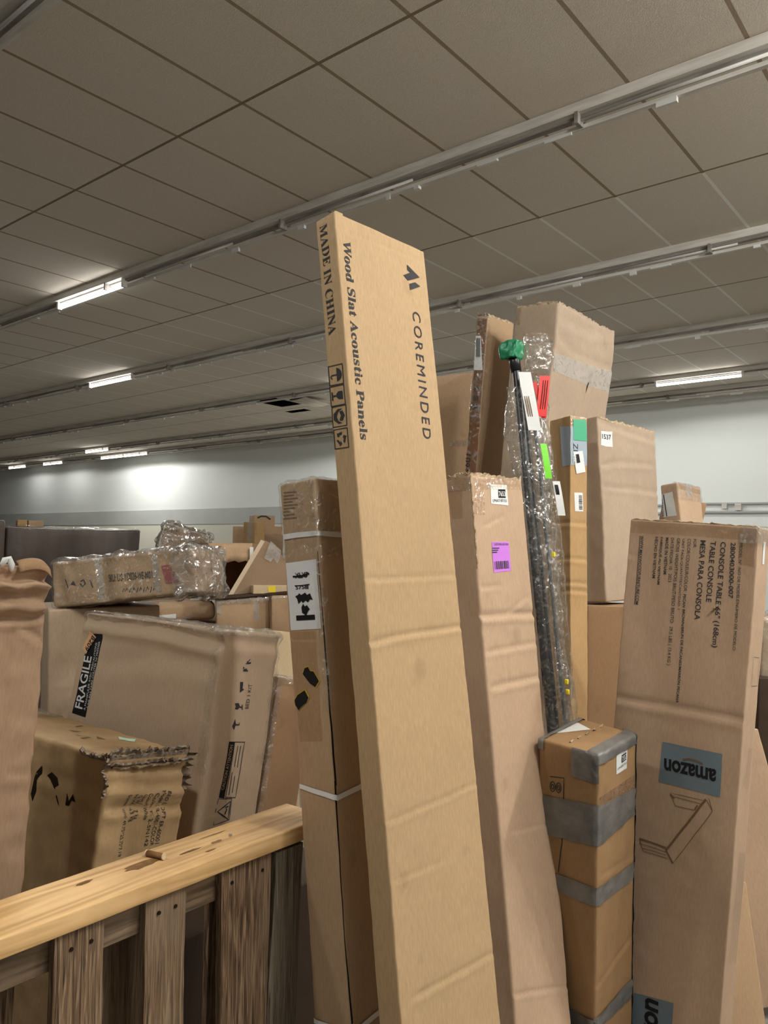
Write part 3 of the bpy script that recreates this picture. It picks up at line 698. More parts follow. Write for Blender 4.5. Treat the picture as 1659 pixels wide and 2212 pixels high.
 ('line','maxwood','L','printed_drawing','rust',[(0.3318,0.8878),(0.3553,0.8566)],0.0022,0.0012,None),
 ('line','maxwood','L','printed_drawing','rust',[(0.2187,0.6869),(0.2441,0.6515)],0.005,0.0012,None),
 ('line','maxwood','L','printed_drawing','rust',[(0.3228,0.8817),(0.2159,0.8749),(0.2363,0.8386),(0.2986,0.8427)],0.0022,0.0012,None),
 ('line','maxwood','L','printed_drawing','rust',[(0.3205,0.8686),(0.2316,0.8666)],0.0022,0.0012,None),
 ('line','maxwood','L','printed_drawing','rust',[(0.2163,0.8701),(0.2321,0.8609)],0.006,0.0012,None),
 ('line','maxwood','L','printed_drawing','rust',[(0.2985,0.8441),(0.3077,0.8614)],0.005,0.0012,None),
 ('line','maxwood','L','printed_drawing','rust',[(0.2181,0.6941),(0.1255,0.6944)],0.006,0.0012,None),
 ('line','maxwood','L','printed_drawing','rust',[(0.2193,0.6798),(0.1269,0.6777)],0.0022,0.0012,None),
 ('line','maxwood','L','printed_drawing','rust',[(0.2259,0.6609),(0.1419,0.6561),(0.1255,0.6944)],0.0022,0.0012,None),
 ('line','maxwood','L','printed_drawing','rust',[(0.2201,0.6702),(0.1385,0.665)],0.0022,0.0012,None),
 ('quad','maxwood','L','clear_tape','papertape',[(0.0011,1.7736),(0.4234,1.7718),(0.4235,1.7334),(-0.0004,1.7308)],0.0008,None),
 ('quad','maxwood','L','clear_tape','papertape',[(0.3699,1.7423),(0.4281,1.7377),(0.4322,1.647),(0.3764,1.6556)],0.001,None),
 ('crease','maxwood','L',(-0.0039,1.1492),(0.1965,1.1593),0.005,0.012),
 ('crease','maxwood','L',(0.1965,1.1593),(0.4322,1.1648),0.005,0.012),
 ('crease','maxwood','L',(0.0039,1.6534),(0.0231,1.6463),0.003,0.006),
 ('crease','maxwood','L',(0.0011,1.74),(0.4292,1.7378),0.002,0.005),
 ('crease','maxwood','L',(0.2948,1.7451),(0.3368,1.7685),0.003,0.006),
 ('line','maxwood','R','printed_lines','ink',[(0.0713,1.0663),(0.0613,0.9353)],0.0012,0.0012,None),
 ('line','maxwood','R','printed_lines','ink',[(0.0857,1.0642),(0.0772,0.9323)],0.0012,0.0012,None),
 ('line','maxwood','R','printed_lines','ink',[(0.1003,1.062),(0.0933,0.9293)],0.0012,0.0012,None),
 ('line','maxwood','R','printed_lines','ink',[(0.057,0.7339),(0.0377,0.3917)],0.0013,0.0012,None),
 ('line','maxwood','R','printed_lines','ink',[(0.0712,0.7304),(0.0549,0.3856)],0.0013,0.0012,None),
 ('line','maxwood','R','printed_lines','ink',[(0.0856,0.7268),(0.0723,0.3795)],0.0013,0.0012,None),
 ('line','maxwood','R','printed_lines','ink',[(0.1001,0.7232),(0.0898,0.3734)],0.0013,0.0012,None),
 ('line','maxwood','R','printed_lines','ink',[(0.1147,0.7196),(0.1075,0.3671)],0.0013,0.0012,None),
 ('line','maxwood','R','printed_frame','ink',[(0.0437,1.3614),(0.1052,1.3547),(0.1126,1.2628),(0.0505,1.2676),(0.0437,1.3614)],0.0014,0.0012,None),
 ('quad','maxwood','R','side_label','label',[(0.061,1.7343),(0.0831,1.7337),(0.08,1.6616),(0.0581,1.6623)],0.0012,None),
 ('quad','green','L','grey_label','bluegrey2',[(0.07,2.2379),(0.137,2.2285),(0.1366,2.0558),(0.0857,2.0558)],0.0012,None),
 ('quad','green','R','grey_label','bluegrey2',[(0.0011,2.2284),(0.0921,2.2419),(0.0933,2.0603),(0.002,2.0569)],0.0012,None),
 ('quad','green','R','green_sticker','greensticker',[(0.0157,2.2616),(0.0875,2.2662),(0.0924,2.1717),(0.0175,2.1686)],0.0025,None),
 ('quad','green','R','clear_pouch','tape',[(0.0025,2.2773),(0.0896,2.2813),(0.0921,2.2393),(0.0024,2.2286)],0.0018,None),
 ('quad','green','R','stock_label','label',[(0.014,2.1156),(0.066,2.1252),(0.0837,2.0323),(0.0323,2.0187)],0.003,None),
 ('poly','green','R','label_code_block','black',[(0.0253,2.1048),(0.0445,2.1089),(0.0524,2.0711),(0.0331,2.0661)],0.004,'stock_label'),
 ('text','green','R','label_lettering','white','753',(0.0298,2.0689),(0.0266,2.1029),(0.0457,2.0725),'bold',0.005,'stock_label'),
 ('quad','green','R','barcode_label','label',[(0.0228,1.9358),(0.0692,1.9374),(0.0736,1.857),(0.0272,1.8549)],0.0012,None),
 ('poly','green','R','label_barcode','ink',[(0.0502,1.8641),(0.0501,1.8674),(0.0686,1.8686),(0.0688,1.8653)],0.0022,'barcode_label'),
 ('poly','green','R','label_barcode','ink',[(0.05,1.8701),(0.0498,1.8734),(0.0683,1.8745),(0.0685,1.8712)],0.0022,'barcode_label'),
 ('poly','green','R','label_barcode','ink',[(0.0498,1.8748),(0.0497,1.8758),(0.0682,1.8767),(0.0682,1.8758)],0.0022,'barcode_label'),
 ('poly','green','R','label_barcode','ink',[(0.0496,1.8771),(0.0496,1.8791),(0.068,1.88),(0.0681,1.8781)],0.0022,'barcode_label'),
 ('poly','green','R','label_barcode','ink',[(0.0494,1.8818),(0.0494,1.8828),(0.0678,1.8836),(0.0678,1.8826)],0.0022,'barcode_label'),
 ('poly','green','R','label_barcode','ink',[(0.0493,1.8854),(0.0492,1.8865),(0.0676,1.8872),(0.0676,1.8862)],0.0022,'barcode_label'),
 ('poly','green','R','label_barcode','ink',[(0.0491,1.8891),(0.0489,1.8925),(0.0672,1.8931),(0.0674,1.8898)],0.0022,'barcode_label'),
 ('poly','green','R','label_barcode','ink',[(0.0488,1.8951),(0.0487,1.8985),(0.0669,1.899),(0.0671,1.8957)],0.0022,'barcode_label'),
 ('poly','green','R','label_barcode','ink',[(0.0486,1.8998),(0.0485,1.9018),(0.0667,1.9022),(0.0668,1.9003)],0.0022,'barcode_label'),
 ('poly','green','R','label_barcode','ink',[(0.0484,1.9045),(0.0482,1.9078),(0.0664,1.9081),(0.0666,1.9049)],0.0022,'barcode_label'),
 ('poly','green','R','label_barcode','ink',[(0.0481,1.9105),(0.048,1.9125),(0.0661,1.9127),(0.0662,1.9107)],0.0022,'barcode_label'),
 ('poly','green','R','label_barcode','ink',[(0.0479,1.9152),(0.0478,1.9162),(0.0659,1.9163),(0.066,1.9153)],0.0022,'barcode_label'),
 ('poly','green','R','label_barcode','ink',[(0.0478,1.9175),(0.0477,1.9195),(0.0657,1.9196),(0.0658,1.9176)],0.0022,'barcode_label'),
 ('poly','green','R','label_barcode','ink',[(0.0476,1.9222),(0.0475,1.9232),(0.0655,1.9232),(0.0656,1.9222)],0.0022,'barcode_label'),
 ('poly','green','R','label_barcode','ink',[(0.0475,1.9246),(0.0474,1.9256),(0.0654,1.9255),(0.0654,1.9245)],0.0022,'barcode_label'),
 ('text','green','R','label_lettering','ink','ZI',(0.0168,2.1545),(0.0167,2.1206),(0.0414,2.1572),'sans',0.002,None),
 ('crease','green','R',(0.0002,1.804),(0.0954,1.8036),0.004,0.008),
 ('crease','green','L',(0.0022,1.8059),(0.1383,1.806),0.005,0.008),
 ('crease','green','R',(-0.0001,1.6488),(0.0946,1.6464),0.004,0.008),
 ('crease','green','L',(0.0025,1.6452),(0.138,1.6508),0.005,0.008),
 ('crease','green','R',(-0.0003,1.5461),(0.0941,1.5424),0.004,0.008),
 ('crease','green','L',(0.0027,1.5389),(0.1377,1.5481),0.005,0.008),
 ('crease','green','R',(-0.0004,1.512),(0.0939,1.5079),0.004,0.008),
 ('crease','green','L',(0.0027,1.5036),(0.1377,1.514),0.005,0.008),
 ('quad','wide','R','stock_label','label',[(0.026,0.8067),(0.1335,0.8183),(0.1326,0.7454),(0.0221,0.7368)],0.0012,None),
 ('text','wide','R','label_lettering','ink','1537',(0.0372,0.7716),(0.1221,0.7797),(0.0396,0.7943),'bold',0.0024,'stock_label'),
 ('crease','wide','R',(0.0241,0.647),(0.2172,0.6792),0.006,0.012),
 ('crease','wide','R',(0.2172,0.6792),(0.5591,0.6899),0.006,0.012),
 ('crease','wide','R',(0.025,0.547),(0.3279,0.5511),0.006,0.012),
 ('crease','wide','R',(0.3279,0.5511),(0.6178,0.5462),0.006,0.012),
 ('crease','wide','R',(0.0227,0.8513),(0.6043,0.8218),0.006,0.014),
 ('quad','tall','R','clear_tape','paletape',[(0.0034,2.6583),(0.6109,2.6788),(0.6095,2.5661),(0.0127,2.5715)],0.0012,None),
 ('crease','tall','R',(0.3631,2.5894),(0.3744,2.4249),0.012,0.01),
 ('line','tall','R','tear','dark',[(0.3659,2.5887),(0.3652,2.5344),(0.3768,2.5178),(0.3738,2.4279)],0.006,0.0012,None),
 ('crease','tall','R',(0.0211,2.7472),(0.1734,2.6979),0.008,0.018),
 ('crease','tall','R',(0.1734,2.6979),(0.6068,2.696),0.008,0.018),
 ('crease','tall','R',(0.0267,2.8291),(0.2674,2.8319),0.006,0.02),
 ('crease','tall','R',(0.2674,2.8319),(0.5897,2.8858),0.006,0.02),
 ('crease','tall','L',(0.0063,2.6974),(0.25,2.6906),0.005,0.012),
 ('crease','tall','L',(0.0224,2.625),(0.2453,2.622),0.003,0.01),
 ('crease','tall','L',(0.1474,2.3921),(0.2467,2.3949),0.004,0.01),
 ('quad','tall','L','clear_tape','tape',[(0.0084,2.9062),(0.0366,2.9037),(0.0379,2.8086),(0.0118,2.8117)],0.0012,None),
 ('quad','narrow','L','brown_tape','browntape',[(-0.0048,2.9434),(0.0596,2.942),(0.0664,2.1276),(0.0038,2.1221)],0.0012,None),
 ('quad','narrow','L','side_label','label',[(0.0002,2.8509),(0.0318,2.8506),(0.0588,2.6718),(0.0046,2.6711)],0.0025,None),
 ('line','narrow','L','label_lettering','ink',[(0.0091,2.8385),(0.0153,2.7395)],0.004,0.0035,'side_label'),
 ('line','narrow','L','label_lettering','ink',[(0.0154,2.8384),(0.0217,2.7395)],0.004,0.0035,'side_label'),
 ('line','narrow','L','label_lettering','ink',[(0.0217,2.8383),(0.028,2.7396)],0.004,0.0035,'side_label'),
 ('line','narrow','L','label_lettering','ink',[(0.028,2.8383),(0.0343,2.7396)],0.004,0.0035,'side_label'),
 ('text','narrow','L','printed_text','ink','O',(0.0181,2.5853),(0.0179,2.5566),(0.0435,2.586),'bold',0.003,None),
 ('text','narrow','L','printed_text','ink','E',(0.0192,2.5354),(0.019,2.5066),(0.0446,2.5362),'bold',0.003,None),
 ('text','narrow','L','printed_text','ink','R',(0.0199,2.4884),(0.0197,2.4596),(0.0453,2.4894),'bold',0.003,None),
 ('text','narrow','L','printed_text','ink','1601',(0.0233,2.1302),(0.0295,2.2197),(0.0553,2.1329),'sans',0.003,None),
 ('crease','narrow','L',(0.0002,2.3445),(0.0762,2.3677),0.006,0.02),
 ('quad','leftpanel','R','clear_tape','tape',[(0.168,2.3664),(0.274,2.3531),(0.2699,2.3127),(0.1638,2.3258)],0.0012,None),
 ('quad','xlxp','L','paper_label','paper',[(0.0053,1.6616),(0.1079,1.6637),(0.109,1.5002),(0.0094,1.4985)],0.0012,None),
 ('text','xlxp','L','marker_writing','black','XLXP',(0.0354,1.6226),(0.0795,1.6227),(0.0356,1.636),'bold',0.0022,'paper_label'),
 ('line','xlxp','L','marker_writing','black',[(0.0278,1.6273),(0.0516,1.6265),(0.0823,1.6316)],0.0045,0.0024,'paper_label'),
 ('line','xlxp','L','marker_writing','black',[(0.0428,1.6278),(0.0761,1.6274)],0.005,0.0024,'paper_label'),
 ('text','xlxp','L','marker_writing','black','575',(0.0349,1.5958),(0.0644,1.5957),(0.0348,1.605),'bold',0.0022,'paper_label'),
 ('line','xlxp','L','marker_writing','black',[(0.0672,1.6046),(0.0672,1.5948)],0.0028,0.0022,'paper_label'),
 ('line','xlxp','L','marker_writing','black',[(0.0715,1.6043),(0.0716,1.5946)],0.0028,0.0022,'paper_label'),
 ('line','xlxp','L','marker_writing','black',[(0.0759,1.6041),(0.0759,1.5944)],0.0028,0.0022,'paper_label'),
 ('line','xlxp','L','marker_writing','black',[(0.0327,1.6044),(0.0544,1.6039),(0.0813,1.6052)],0.0028,0.0022,'paper_label'),
 ('poly','xlxp','L','marker_writing','black',[(0.0314,1.5791),(0.0416,1.5821),(0.0454,1.5862),(0.0523,1.5816),(0.0665,1.5865),(0.0717,1.5807),(0.0817,1.5837),(0.0888,1.5678),(0.0804,1.5699),(0.0725,1.5633),(0.0647,1.5678),(0.0554,1.5623),(0.051,1.5677),(0.0405,1.5604),(0.0376,1.5718)],0.0022,'paper_label'),
 ('poly','xlxp','L','marker_writing','black',[(0.0496,1.552),(0.0562,1.5605),(0.062,1.554),(0.0686,1.5572),(0.0769,1.5475),(0.0706,1.5425),(0.0634,1.5324),(0.0569,1.5361),(0.0508,1.5391)],0.0022,'paper_label'),
 ('line','xlxp','L','marker_writing','black',[(0.0305,1.5271),(0.0619,1.5276),(0.0918,1.528)],0.012,0.0022,'paper_label'),
 ('line','xlxp','L','marker_writing','black',[(0.0617,1.5359),(0.0619,1.5276)],0.006,0.0022,'paper_label'),
 ('poly','xlxp','L','torn_hole_rim','yellowpaper',[(0.0459,1.4113),(0.0587,1.4145),(0.0647,1.4038),(0.0774,1.402),(0.0867,1.388),(0.0926,1.3775),(0.0779,1.362),(0.06,1.3711),(0.0467,1.3851),(0.0368,1.3957)],0.0012,None),
 ('poly','xlxp','L','torn_hole','black',[(0.0469,1.4081),(0.0583,1.4109),(0.0637,1.4014),(0.075,1.3998),(0.0833,1.3873),(0.0886,1.3779),(0.0754,1.364),(0.0595,1.3722),(0.0476,1.3846),(0.0388,1.3942)],0.002,None),
 ('poly','xlxp','L','torn_hole_rim','yellowpaper',[(0.0163,1.3462),(0.0439,1.3597),(0.0557,1.3416),(0.0474,1.3279),(0.028,1.3176),(0.016,1.3071),(0.0051,1.3206),(0.004,1.3322)],0.0012,None),
 ('poly','xlxp','L','torn_hole','black',[(0.0164,1.3435),(0.041,1.3556),(0.0516,1.3395),(0.0442,1.3272),(0.0268,1.318),(0.0161,1.3086),(0.0064,1.3207),(0.0054,1.3311)],0.002,None),
 ('wrap','xlxp','white_strap','strap',[(0.0,0.1197,1.7322),(0.0,0.0034,1.73),(-0.0036,0.0,1.7296),(0.0872,0.0,1.7278)],[(0.0,0.1199,1.7192),(0.0,0.0022,1.7181),(-0.0023,0.0,1.7179),(0.0857,0.0,1.7141)],0.003,None),
 ('wrap','xlxp','white_strap','strap',[(0.0,0.1112,1.1361),(0.0,-0.0055,1.1215),(0.0059,0.0,1.1194),(0.0925,0.0,1.1243)],[(0.0,0.1112,1.1254),(0.0,-0.0043,1.1091),(0.0047,0.0,1.1074),(0.0939,0.0,1.1119)],0.003,None),
 ('wrap','xlxp','white_strap','strap',[(0.0,0.1161,0.6031),(0.0,0.0008,0.6058),(-0.0008,0.0,0.6064),(0.1003,0.0,0.6081)],[(0.0,0.1147,0.5919),(0.0,0.0021,0.5928),(-0.0022,0.0,0.5944),(0.1043,0.0,0.5947)],0.003,None),
 ('quad','xlxp','L','clear_tape','papertape',[(0.0021,1.4955),(0.09,1.4938),(0.0873,1.2397),(0.0127,1.2348)],0.0008,None),
 ('crease','xlxp','L',(0.0021,1.468),(0.1066,1.4689),0.002,0.005),
 ('crease','xlxp','R',(0.0097,1.7471),(0.0679,1.7485),0.002,0.006),
 ('crease','xlxp','L',(-0.002,1.6988),(0.1132,1.6907),0.002,0.006),
 ('line','xlxp','R','edge_split','dark',[(-0.0048,1.6819),(-0.0011,1.5786),(0.0005,1.4458),(0.0014,1.3078),(0.0042,1.1415),(0.0027,1.152),(-0.0002,1.0132),(-0.0032,0.8184),(0.0032,0.6197)],0.005,0.0012,None),
 ('line','xlxp','L','printed_text','faint',[(0.0129,1.8327),(0.0581,1.8293)],0.003,0.0012,None),
 ('line','xlxp','L','printed_text','faint',[(0.0121,1.8248),(0.0475,1.8228)],0.003,0.0012,None),
 ('line','xlxp','L','printed_text','faint',[(0.0114,1.8169),(0.0615,1.8132)],0.003,0.0012,None),
 ('line','xlxp','L','printed_text','faint',[(0.0107,1.809),(0.0411,1.8078)],0.003,0.0012,None),
 ('line','xlxp','L','printed_text','faint',[(0.01,1.8012),(0.0576,1.798)],0.003,0.0012,None),
 ('line','xlxp','L','printed_text','faint',[(0.0092,1.7933),(0.0495,1.7911)],0.003,0.0012,None),
 ('line','xlxp','L','printed_text','faint',[(0.0085,1.7854),(0.0339,1.785)],0.003,0.0012,None),
 ('line','xlxp','L','printed_text','faint',[(0.0078,1.7775),(0.0456,1.7758)],0.003,0.0012,None),
 ('line','xlxp','L','printed_text','faint',[(0.0071,1.7697),(0.0523,1.7672)],0.003,0.0012,None),
 ('quad','fragile','L','fragile_label','black',[(0.0407,1.3108),(0.1149,1.3157),(0.0986,1.0265),(0.0295,1.0295)],0.0012,None),
 ('text','fragile','L','label_lettering','paper','FRAGILE',(0.0771,1.0503),(0.0766,1.2318),(0.038,1.0526),'bold',0.0024,'fragile_label'),
 ('text','fragile','L','label_lettering','paper','À MANIPULER AVEC PRÉCAUTIONS',(0.0937,1.0494),(0.0948,1.2817),(0.0825,1.0491),'sans',0.0024,'fragile_label'),
 ('text','fragile','L','label_lettering','paper','À NE PAS FAIRE CHUTER NI PRESSER',(0.1071,1.0568),(0.1084,1.2887),(0.096,1.0565),'sans',0.0024,'fragile_label'),
 ('quad','fragile','L','orange_tag','orangetag',[(0.0235,1.2556),(0.0511,1.3231),(0.0858,1.3009),(0.0461,1.2373)],0.004,None),
 ('text','fragile','L','tag_lettering','ink','B209',(0.0656,1.3071),(0.0373,1.2551),(0.0472,1.3143),'bold',0.0055,'orange_tag'),
 ('quad','fragile','R','warning_bar','black',[(0.1094,1.0306),(0.1363,1.0283),(0.127,0.8495),(0.1009,0.8543)],0.0012,None),
 ('text','fragile','R','bar_lettering','card','CAUTION ATTENTION',(0.1168,0.8771),(0.1287,1.0193),(0.1024,0.8819),'bold',0.0024,'warning_bar'),
 ('line','fragile','R','printed_warning','ink',[(0.1376,1.0272),(0.1898,1.0231),(0.1863,0.8425),(0.1338,0.8514),(0.1376,1.0272)],0.003,0.0012,None),
 ('line','fragile','R','printed_warning','ink',[(0.0991,0.8512),(0.1681,0.843),(0.1748,0.7732),(0.0964,0.768),(0.0991,0.8512)],0.003,0.0012,None),
 ('line','fragile','R','printed_warning','ink',[(0.1635,0.8352),(0.1058,0.8096),(0.1665,0.775),(0.1635,0.8352)],0.005,0.0012,None),
 ('line','fragile','R','printed_warning','ink',[(0.1439,0.7946),(0.1508,0.8102),(0.1412,0.8181),(0.1566,0.8195)],0.006,0.0012,None),
 ('line','fragile','R','printed_warning','ink',[(0.1565,1.0142),(0.1545,0.9467)],0.003,0.0012,None),
 ('line','fragile','R','printed_warning','ink',[(0.1718,1.0132),(0.1705,0.942)],0.003,0.0012,None),
 ('line','fragile','R','printed_warning','ink',[(0.1465,0.9306),(0.1482,0.857)],0.003,0.0012,None),
 ('line','fragile','R','printed_warning','ink',[(0.1641,0.9156),(0.1639,0.8619)],0.003,0.0012,None),
 ('text','fragile','R','printed_warning','ink','BED 1 KIT',(0.1896,1.1348),(0.1928,1.2152),(0.1725,1.1369),'sans',0.0012,None),
 ('line','fragile','R','printed_warning','ink',[(0.1384,1.2619),(0.1567,1.2639)],0.006,0.0012,None),
 ('poly','fragile','R','printed_warning','ink',[(0.1355,1.2723),(0.1429,1.2689),(0.132,1.2635)],0.0012,None),
 ('line','fragile','R','printed_warning','ink',[(0.1534,1.2835),(0.1719,1.2857)],0.006,0.0012,None),
 ('poly','fragile','R','printed_warning','ink',[(0.1511,1.2914),(0.1579,1.2906),(0.1472,1.2839)],0.0012,None),
 ('line','fragile','R','printed_warning','ink',[(0.1374,1.2591),(0.1638,1.2595)],0.004,0.0012,None),
 ('line','fragile','R','printed_warning','ink',[(0.1459,1.2801),(0.1631,1.2974)],0.004,0.0012,None),
 ('poly','fragile','R','printed_warning','ink',[(0.129,1.2237),(0.1453,1.2238),(0.1456,1.203),(0.1546,1.1995),(0.1351,1.1893)],0.0012,None),
 ('poly','fragile','R','printed_warning','ink',[(0.1146,1.1536),(0.1347,1.155),(0.1424,1.1445),(0.1343,1.1327),(0.1178,1.1348),(0.1223,1.1432)],0.0012,None),
 ('line','fragile','R','printed_warning','ink',[(0.1378,1.1412),(0.1568,1.1408)],0.005,0.0012,None),
 ('line','fragile','R','printed_warning','ink',[(0.1549,1.1494),(0.1571,1.1321)],0.005,0.0012,None),
 ('poly','fragile','R','printed_warning','ink',[(0.1277,1.1023),(0.1342,1.085),(0.1277,1.0667),(0.1165,1.079)],0.0012,None),
 ('line','fragile','R','printed_warning','ink',[(0.1319,1.0834),(0.1509,1.0826),(0.1504,1.0895)],0.005,0.0012,None),
 ('crease','fragile','L',(0.0015,1.3606),(0.367,1.3686),0.022,0.016),
 ('crease','fragile','L',(0.367,1.3686),(0.6773,1.3495),0.022,0.016),
 ('crease','fragile','L',(0.1398,1.346),(0.4633,1.3456),0.012,0.012),
 ('crease','fragile','L',(0.4633,1.3456),(0.6814,1.3282),0.012,0.012),
 ('crease','fragile','L',(0.1304,1.2211),(0.4155,1.2751),0.006,0.03),
 ('crease','fragile','L',(0.4155,1.2751),(0.6512,1.2718),0.006,0.03),
 ('crease','fragile','L',(0.4108,1.255),(0.4368,1.2194),0.002,0.006),
 ('crease','fragile','R',(0.0218,1.3541),(0.3284,1.3502),0.008,0.018),
 ('crease','fragile','R',(0.0066,0.8227),(0.1029,0.8067),0.003,0.008),
 ('crease','fragile','L',(0.6532,1.1041),(0.6139,1.2104),0.002,0.006),
 ('text','sku','R','printed_code','ink','SKU: US-YD026-WE-M01',(0.2673,0.0824),(0.475,0.0792),(0.2682,0.1138),'bold',0.0012,None),
 ('quad','sku','R','red_print','redprint',[(0.5157,0.1293),(0.5608,0.1272),(0.5927,0.0509),(0.538,0.0495)],0.0012,None),
 ('line','sku','R','printed_icons','ink',[(0.0688,0.1129),(0.0819,0.0781)],0.004,0.0012,None),
 ('poly','sku','R','printed_icons','ink',[(0.0938,0.0896),(0.1067,0.1051),(0.1186,0.0831)],0.0012,None),
 ('line','sku','R','printed_icons','ink',[(0.1408,0.0977),(0.1551,0.1047),(0.1634,0.0872),(0.1489,0.0761),(0.1394,0.0895)],0.006,0.0012,None),
 ('line','sku','R','printed_icons','ink',[(0.1846,0.1019),(0.1975,0.0674)],0.004,0.0012,None),
 ('line','sku','R','handwriting','ink',[(0.3344,0.0316),(0.3417,0.0474),(0.3471,0.0321),(0.3554,0.0494),(0.3584,0.0393)],0.004,0.0012,None),
 ('line','sku','R','handwriting','ink',[(0.3668,0.0286),(0.3742,0.0468),(0.3795,0.0307),(0.3879,0.0488),(0.3908,0.0379)],0.004,0.0012,None),
 ('line','sku','R','handwriting','ink',[(0.399,0.0257),(0.4066,0.0463),(0.4119,0.0294),(0.4202,0.0483),(0.4231,0.0366)],0.004,0.0012,None),
 ('line','sku','R','handwriting','ink',[(0.4312,0.0227),(0.4389,0.0457),(0.444,0.0281),(0.4524,0.0477),(0.4552,0.0352)],0.004,0.0012,None),
 ('line','sku','R','handwriting','ink',[(0.4632,0.0198),(0.471,0.0452),(0.4761,0.0268),(0.4845,0.0472),(0.4872,0.0339)],0.004,0.0012,None),
 ('line','sku','R','clear_tape','tapebright',[(0.2185,0.2113),(0.235,0.0143)],0.03,0.002,None),
 ('line','sku','R','clear_tape','tapebright',[(0.488,0.1838),(0.5022,-0.0098)],0.03,0.002,None),
 ('crease','sku','R',(0.244,0.2045),(0.2509,0.0046),0.012,0.03),
 ('crease','sku','R',(0.0359,0.1497),(0.0571,0.0136),0.006,0.02),
 ('text','torn','R','printed_text','ink','BED LOFT ER-60001',(0.2154,0.9866),(0.196,0.8393),(0.2286,0.9851),'sans',0.0012,None),
 ('text','torn','R','printed_text','ink','Model: ER-6001-COLOR',(0.1937,0.989),(0.1793,0.8368),(0.2067,0.9875),'sans',0.0012,None),
 ('text','torn','R','printed_text','ink','Colour: 2-5N142',(0.1693,0.9891),(0.1583,0.8403),(0.1821,0.9877),'sans',0.0012,None),
 ('text','torn','R','printed_text','ink','Colour: White',(0.1483,0.9915),(0.1415,0.9161),(0.1609,0.9901),'sans',0.0012,None),
 ('text','torn','R','printed_text','ink','Case 1',(0.1316,0.9908),(0.1236,0.9603),(0.144,0.9894),'sans',0.0012,None),
 ('text','torn','R','printed_text','ink','G.W.: 47 kg',(0.1121,0.9878),(0.1076,0.9209),(0.1243,0.9864),'sans',0.0012,None),
 ('text','torn','R','printed_text','ink','N.W.: 43 kg',(0.0949,0.9924),(0.0952,0.9175),(0.1069,0.991),'sans',0.0012,None),
 ('text','torn','R','printed_text','ink','Dimensions: 49.75*25.75*7.19',(0.0717,0.9951),(0.0758,0.829),(0.0836,0.9937),'sans',0.0012,None),
 ('crease','torn','R',(-0.0062,1.0603),(0.0695,1.0583),0.016,0.01),
 ('crease','torn','R',(0.0695,1.0583),(0.1375,1.0488),0.016,0.01),
 ('crease','torn','R',(0.1375,1.0488),(0.2902,1.0368),0.016,0.01),
 ('crease','torn','R',(-0.0026,1.0398),(0.0732,1.0372),0.014,0.01),
 ('crease','torn','R',(0.0732,1.0372),(0.1413,1.0272),0.014,0.01),
 ('crease','torn','R',(0.1413,1.0272),(0.2943,1.014),0.014,0.01),
 ('crease','torn','R',(0.0008,1.0209),(0.0767,1.0177),0.016,0.01),
 ('crease','torn','R',(0.0767,1.0177),(0.1449,1.0072),0.016,0.01),
 ('crease','torn','R',(0.1449,1.0072),(0.2981,0.9929),0.016,0.01),
 ('crease','torn','R',(0.0115,0.9605),(0.0878,0.9555),0.009,0.01),
 ('crease','torn','R',(0.0878,0.9555),(0.1562,0.9435),0.009,0.01),
 ('crease','torn','R',(0.1562,0.9435),(0.3101,0.9255),0.009,0.01),
 ('crease','torn','L',(0.8553,0.9988),(1.0235,1.0047),0.006,0.02),
 ('crease','torn','L',(1.0235,1.0047),(1.1757,1.0196),0.006,0.02),
 ('poly','torn','L','torn_gash','dark',[(0.8309,0.9287),(0.8363,0.9788),(0.846,0.997),(0.8649,1.0169),(0.8643,0.995),(0.8519,0.9764),(0.856,0.9447),(0.8462,0.9103)],0.0012,None),
 ('poly','torn','L','torn_gash','dark',[(0.8952,0.9956),(0.9125,1.0096),(0.9374,0.9984),(0.9563,0.9809),(0.9444,0.9732),(0.9669,0.9252),(0.958,0.9338),(0.934,0.9764),(0.9118,0.9881)],0.0012,None),
 ('poly','torn','L','torn_gash','dark',[(0.9961,0.9367),(0.9999,0.9739),(1.0101,0.9526),(1.0244,0.9737),(1.0449,0.9573),(1.0223,0.9577),(1.0134,0.9403)],0.0012,None),
 ('poly','torn','T','scuff','dirt',[(0.1465,0.4058),(0.1656,0.3627),(0.1392,0.3643)],0.0012,None),
 ('poly','torn','T','scuff','dirt',[(0.1598,0.2753),(0.1587,0.2307),(0.141,0.2441)],0.0012,None),
 ('poly','torn','T','scuff','dirt',[(0.1193,0.3249),(0.1337,0.2674),(0.1028,0.2617)],0.0012,None),
 ('poly','torn','T','scuff','dirt',[(0.2216,0.4972),(0.2353,0.4536),(0.2036,0.4441)],0.0012,None),
 ('quad','torn','T','green_sticker','palegreen',[(0.2245,0.2625),(0.2574,0.2149),(0.2243,0.1819),(0.197,0.2163)],0.0012,None),
 ('quad','torn','T','white_sticker','label',[(0.3038,0.1978),(0.3785,0.2145),(0.335,0.1647),(0.2844,0.1556)],0.0012,None),
 ('crease','leftbox','R',(0.2789,1.5886),(0.3451,1.5864),0.0242,0.015),
 ('crease','leftbox','R',(0.3451,1.5864),(0.4067,1.5929),0.0242,0.015),
 ('crease','leftbox','R',(0.2817,1.5627),(0.3418,1.5746),-0.0176,0.01),
 ('crease','leftbox','R',(0.3418,1.5746),(0.4063,1.573),-0.0176,0.01),
 ('crease','leftbox','R',(0.2844,1.5383),(0.3494,1.5453),0.0176,0.011),
 ('crease','leftbox','R',(0.3494,1.5453),(0.4078,1.5356),0.0176,0.011),
 ('crease','leftbox','R',(0.2871,1.5139),(0.3533,1.5089),-0.015400000000000002,0.01),
 ('crease','leftbox','R',(0.3533,1.5089),(0.4037,1.5166),-0.015400000000000002,0.01),
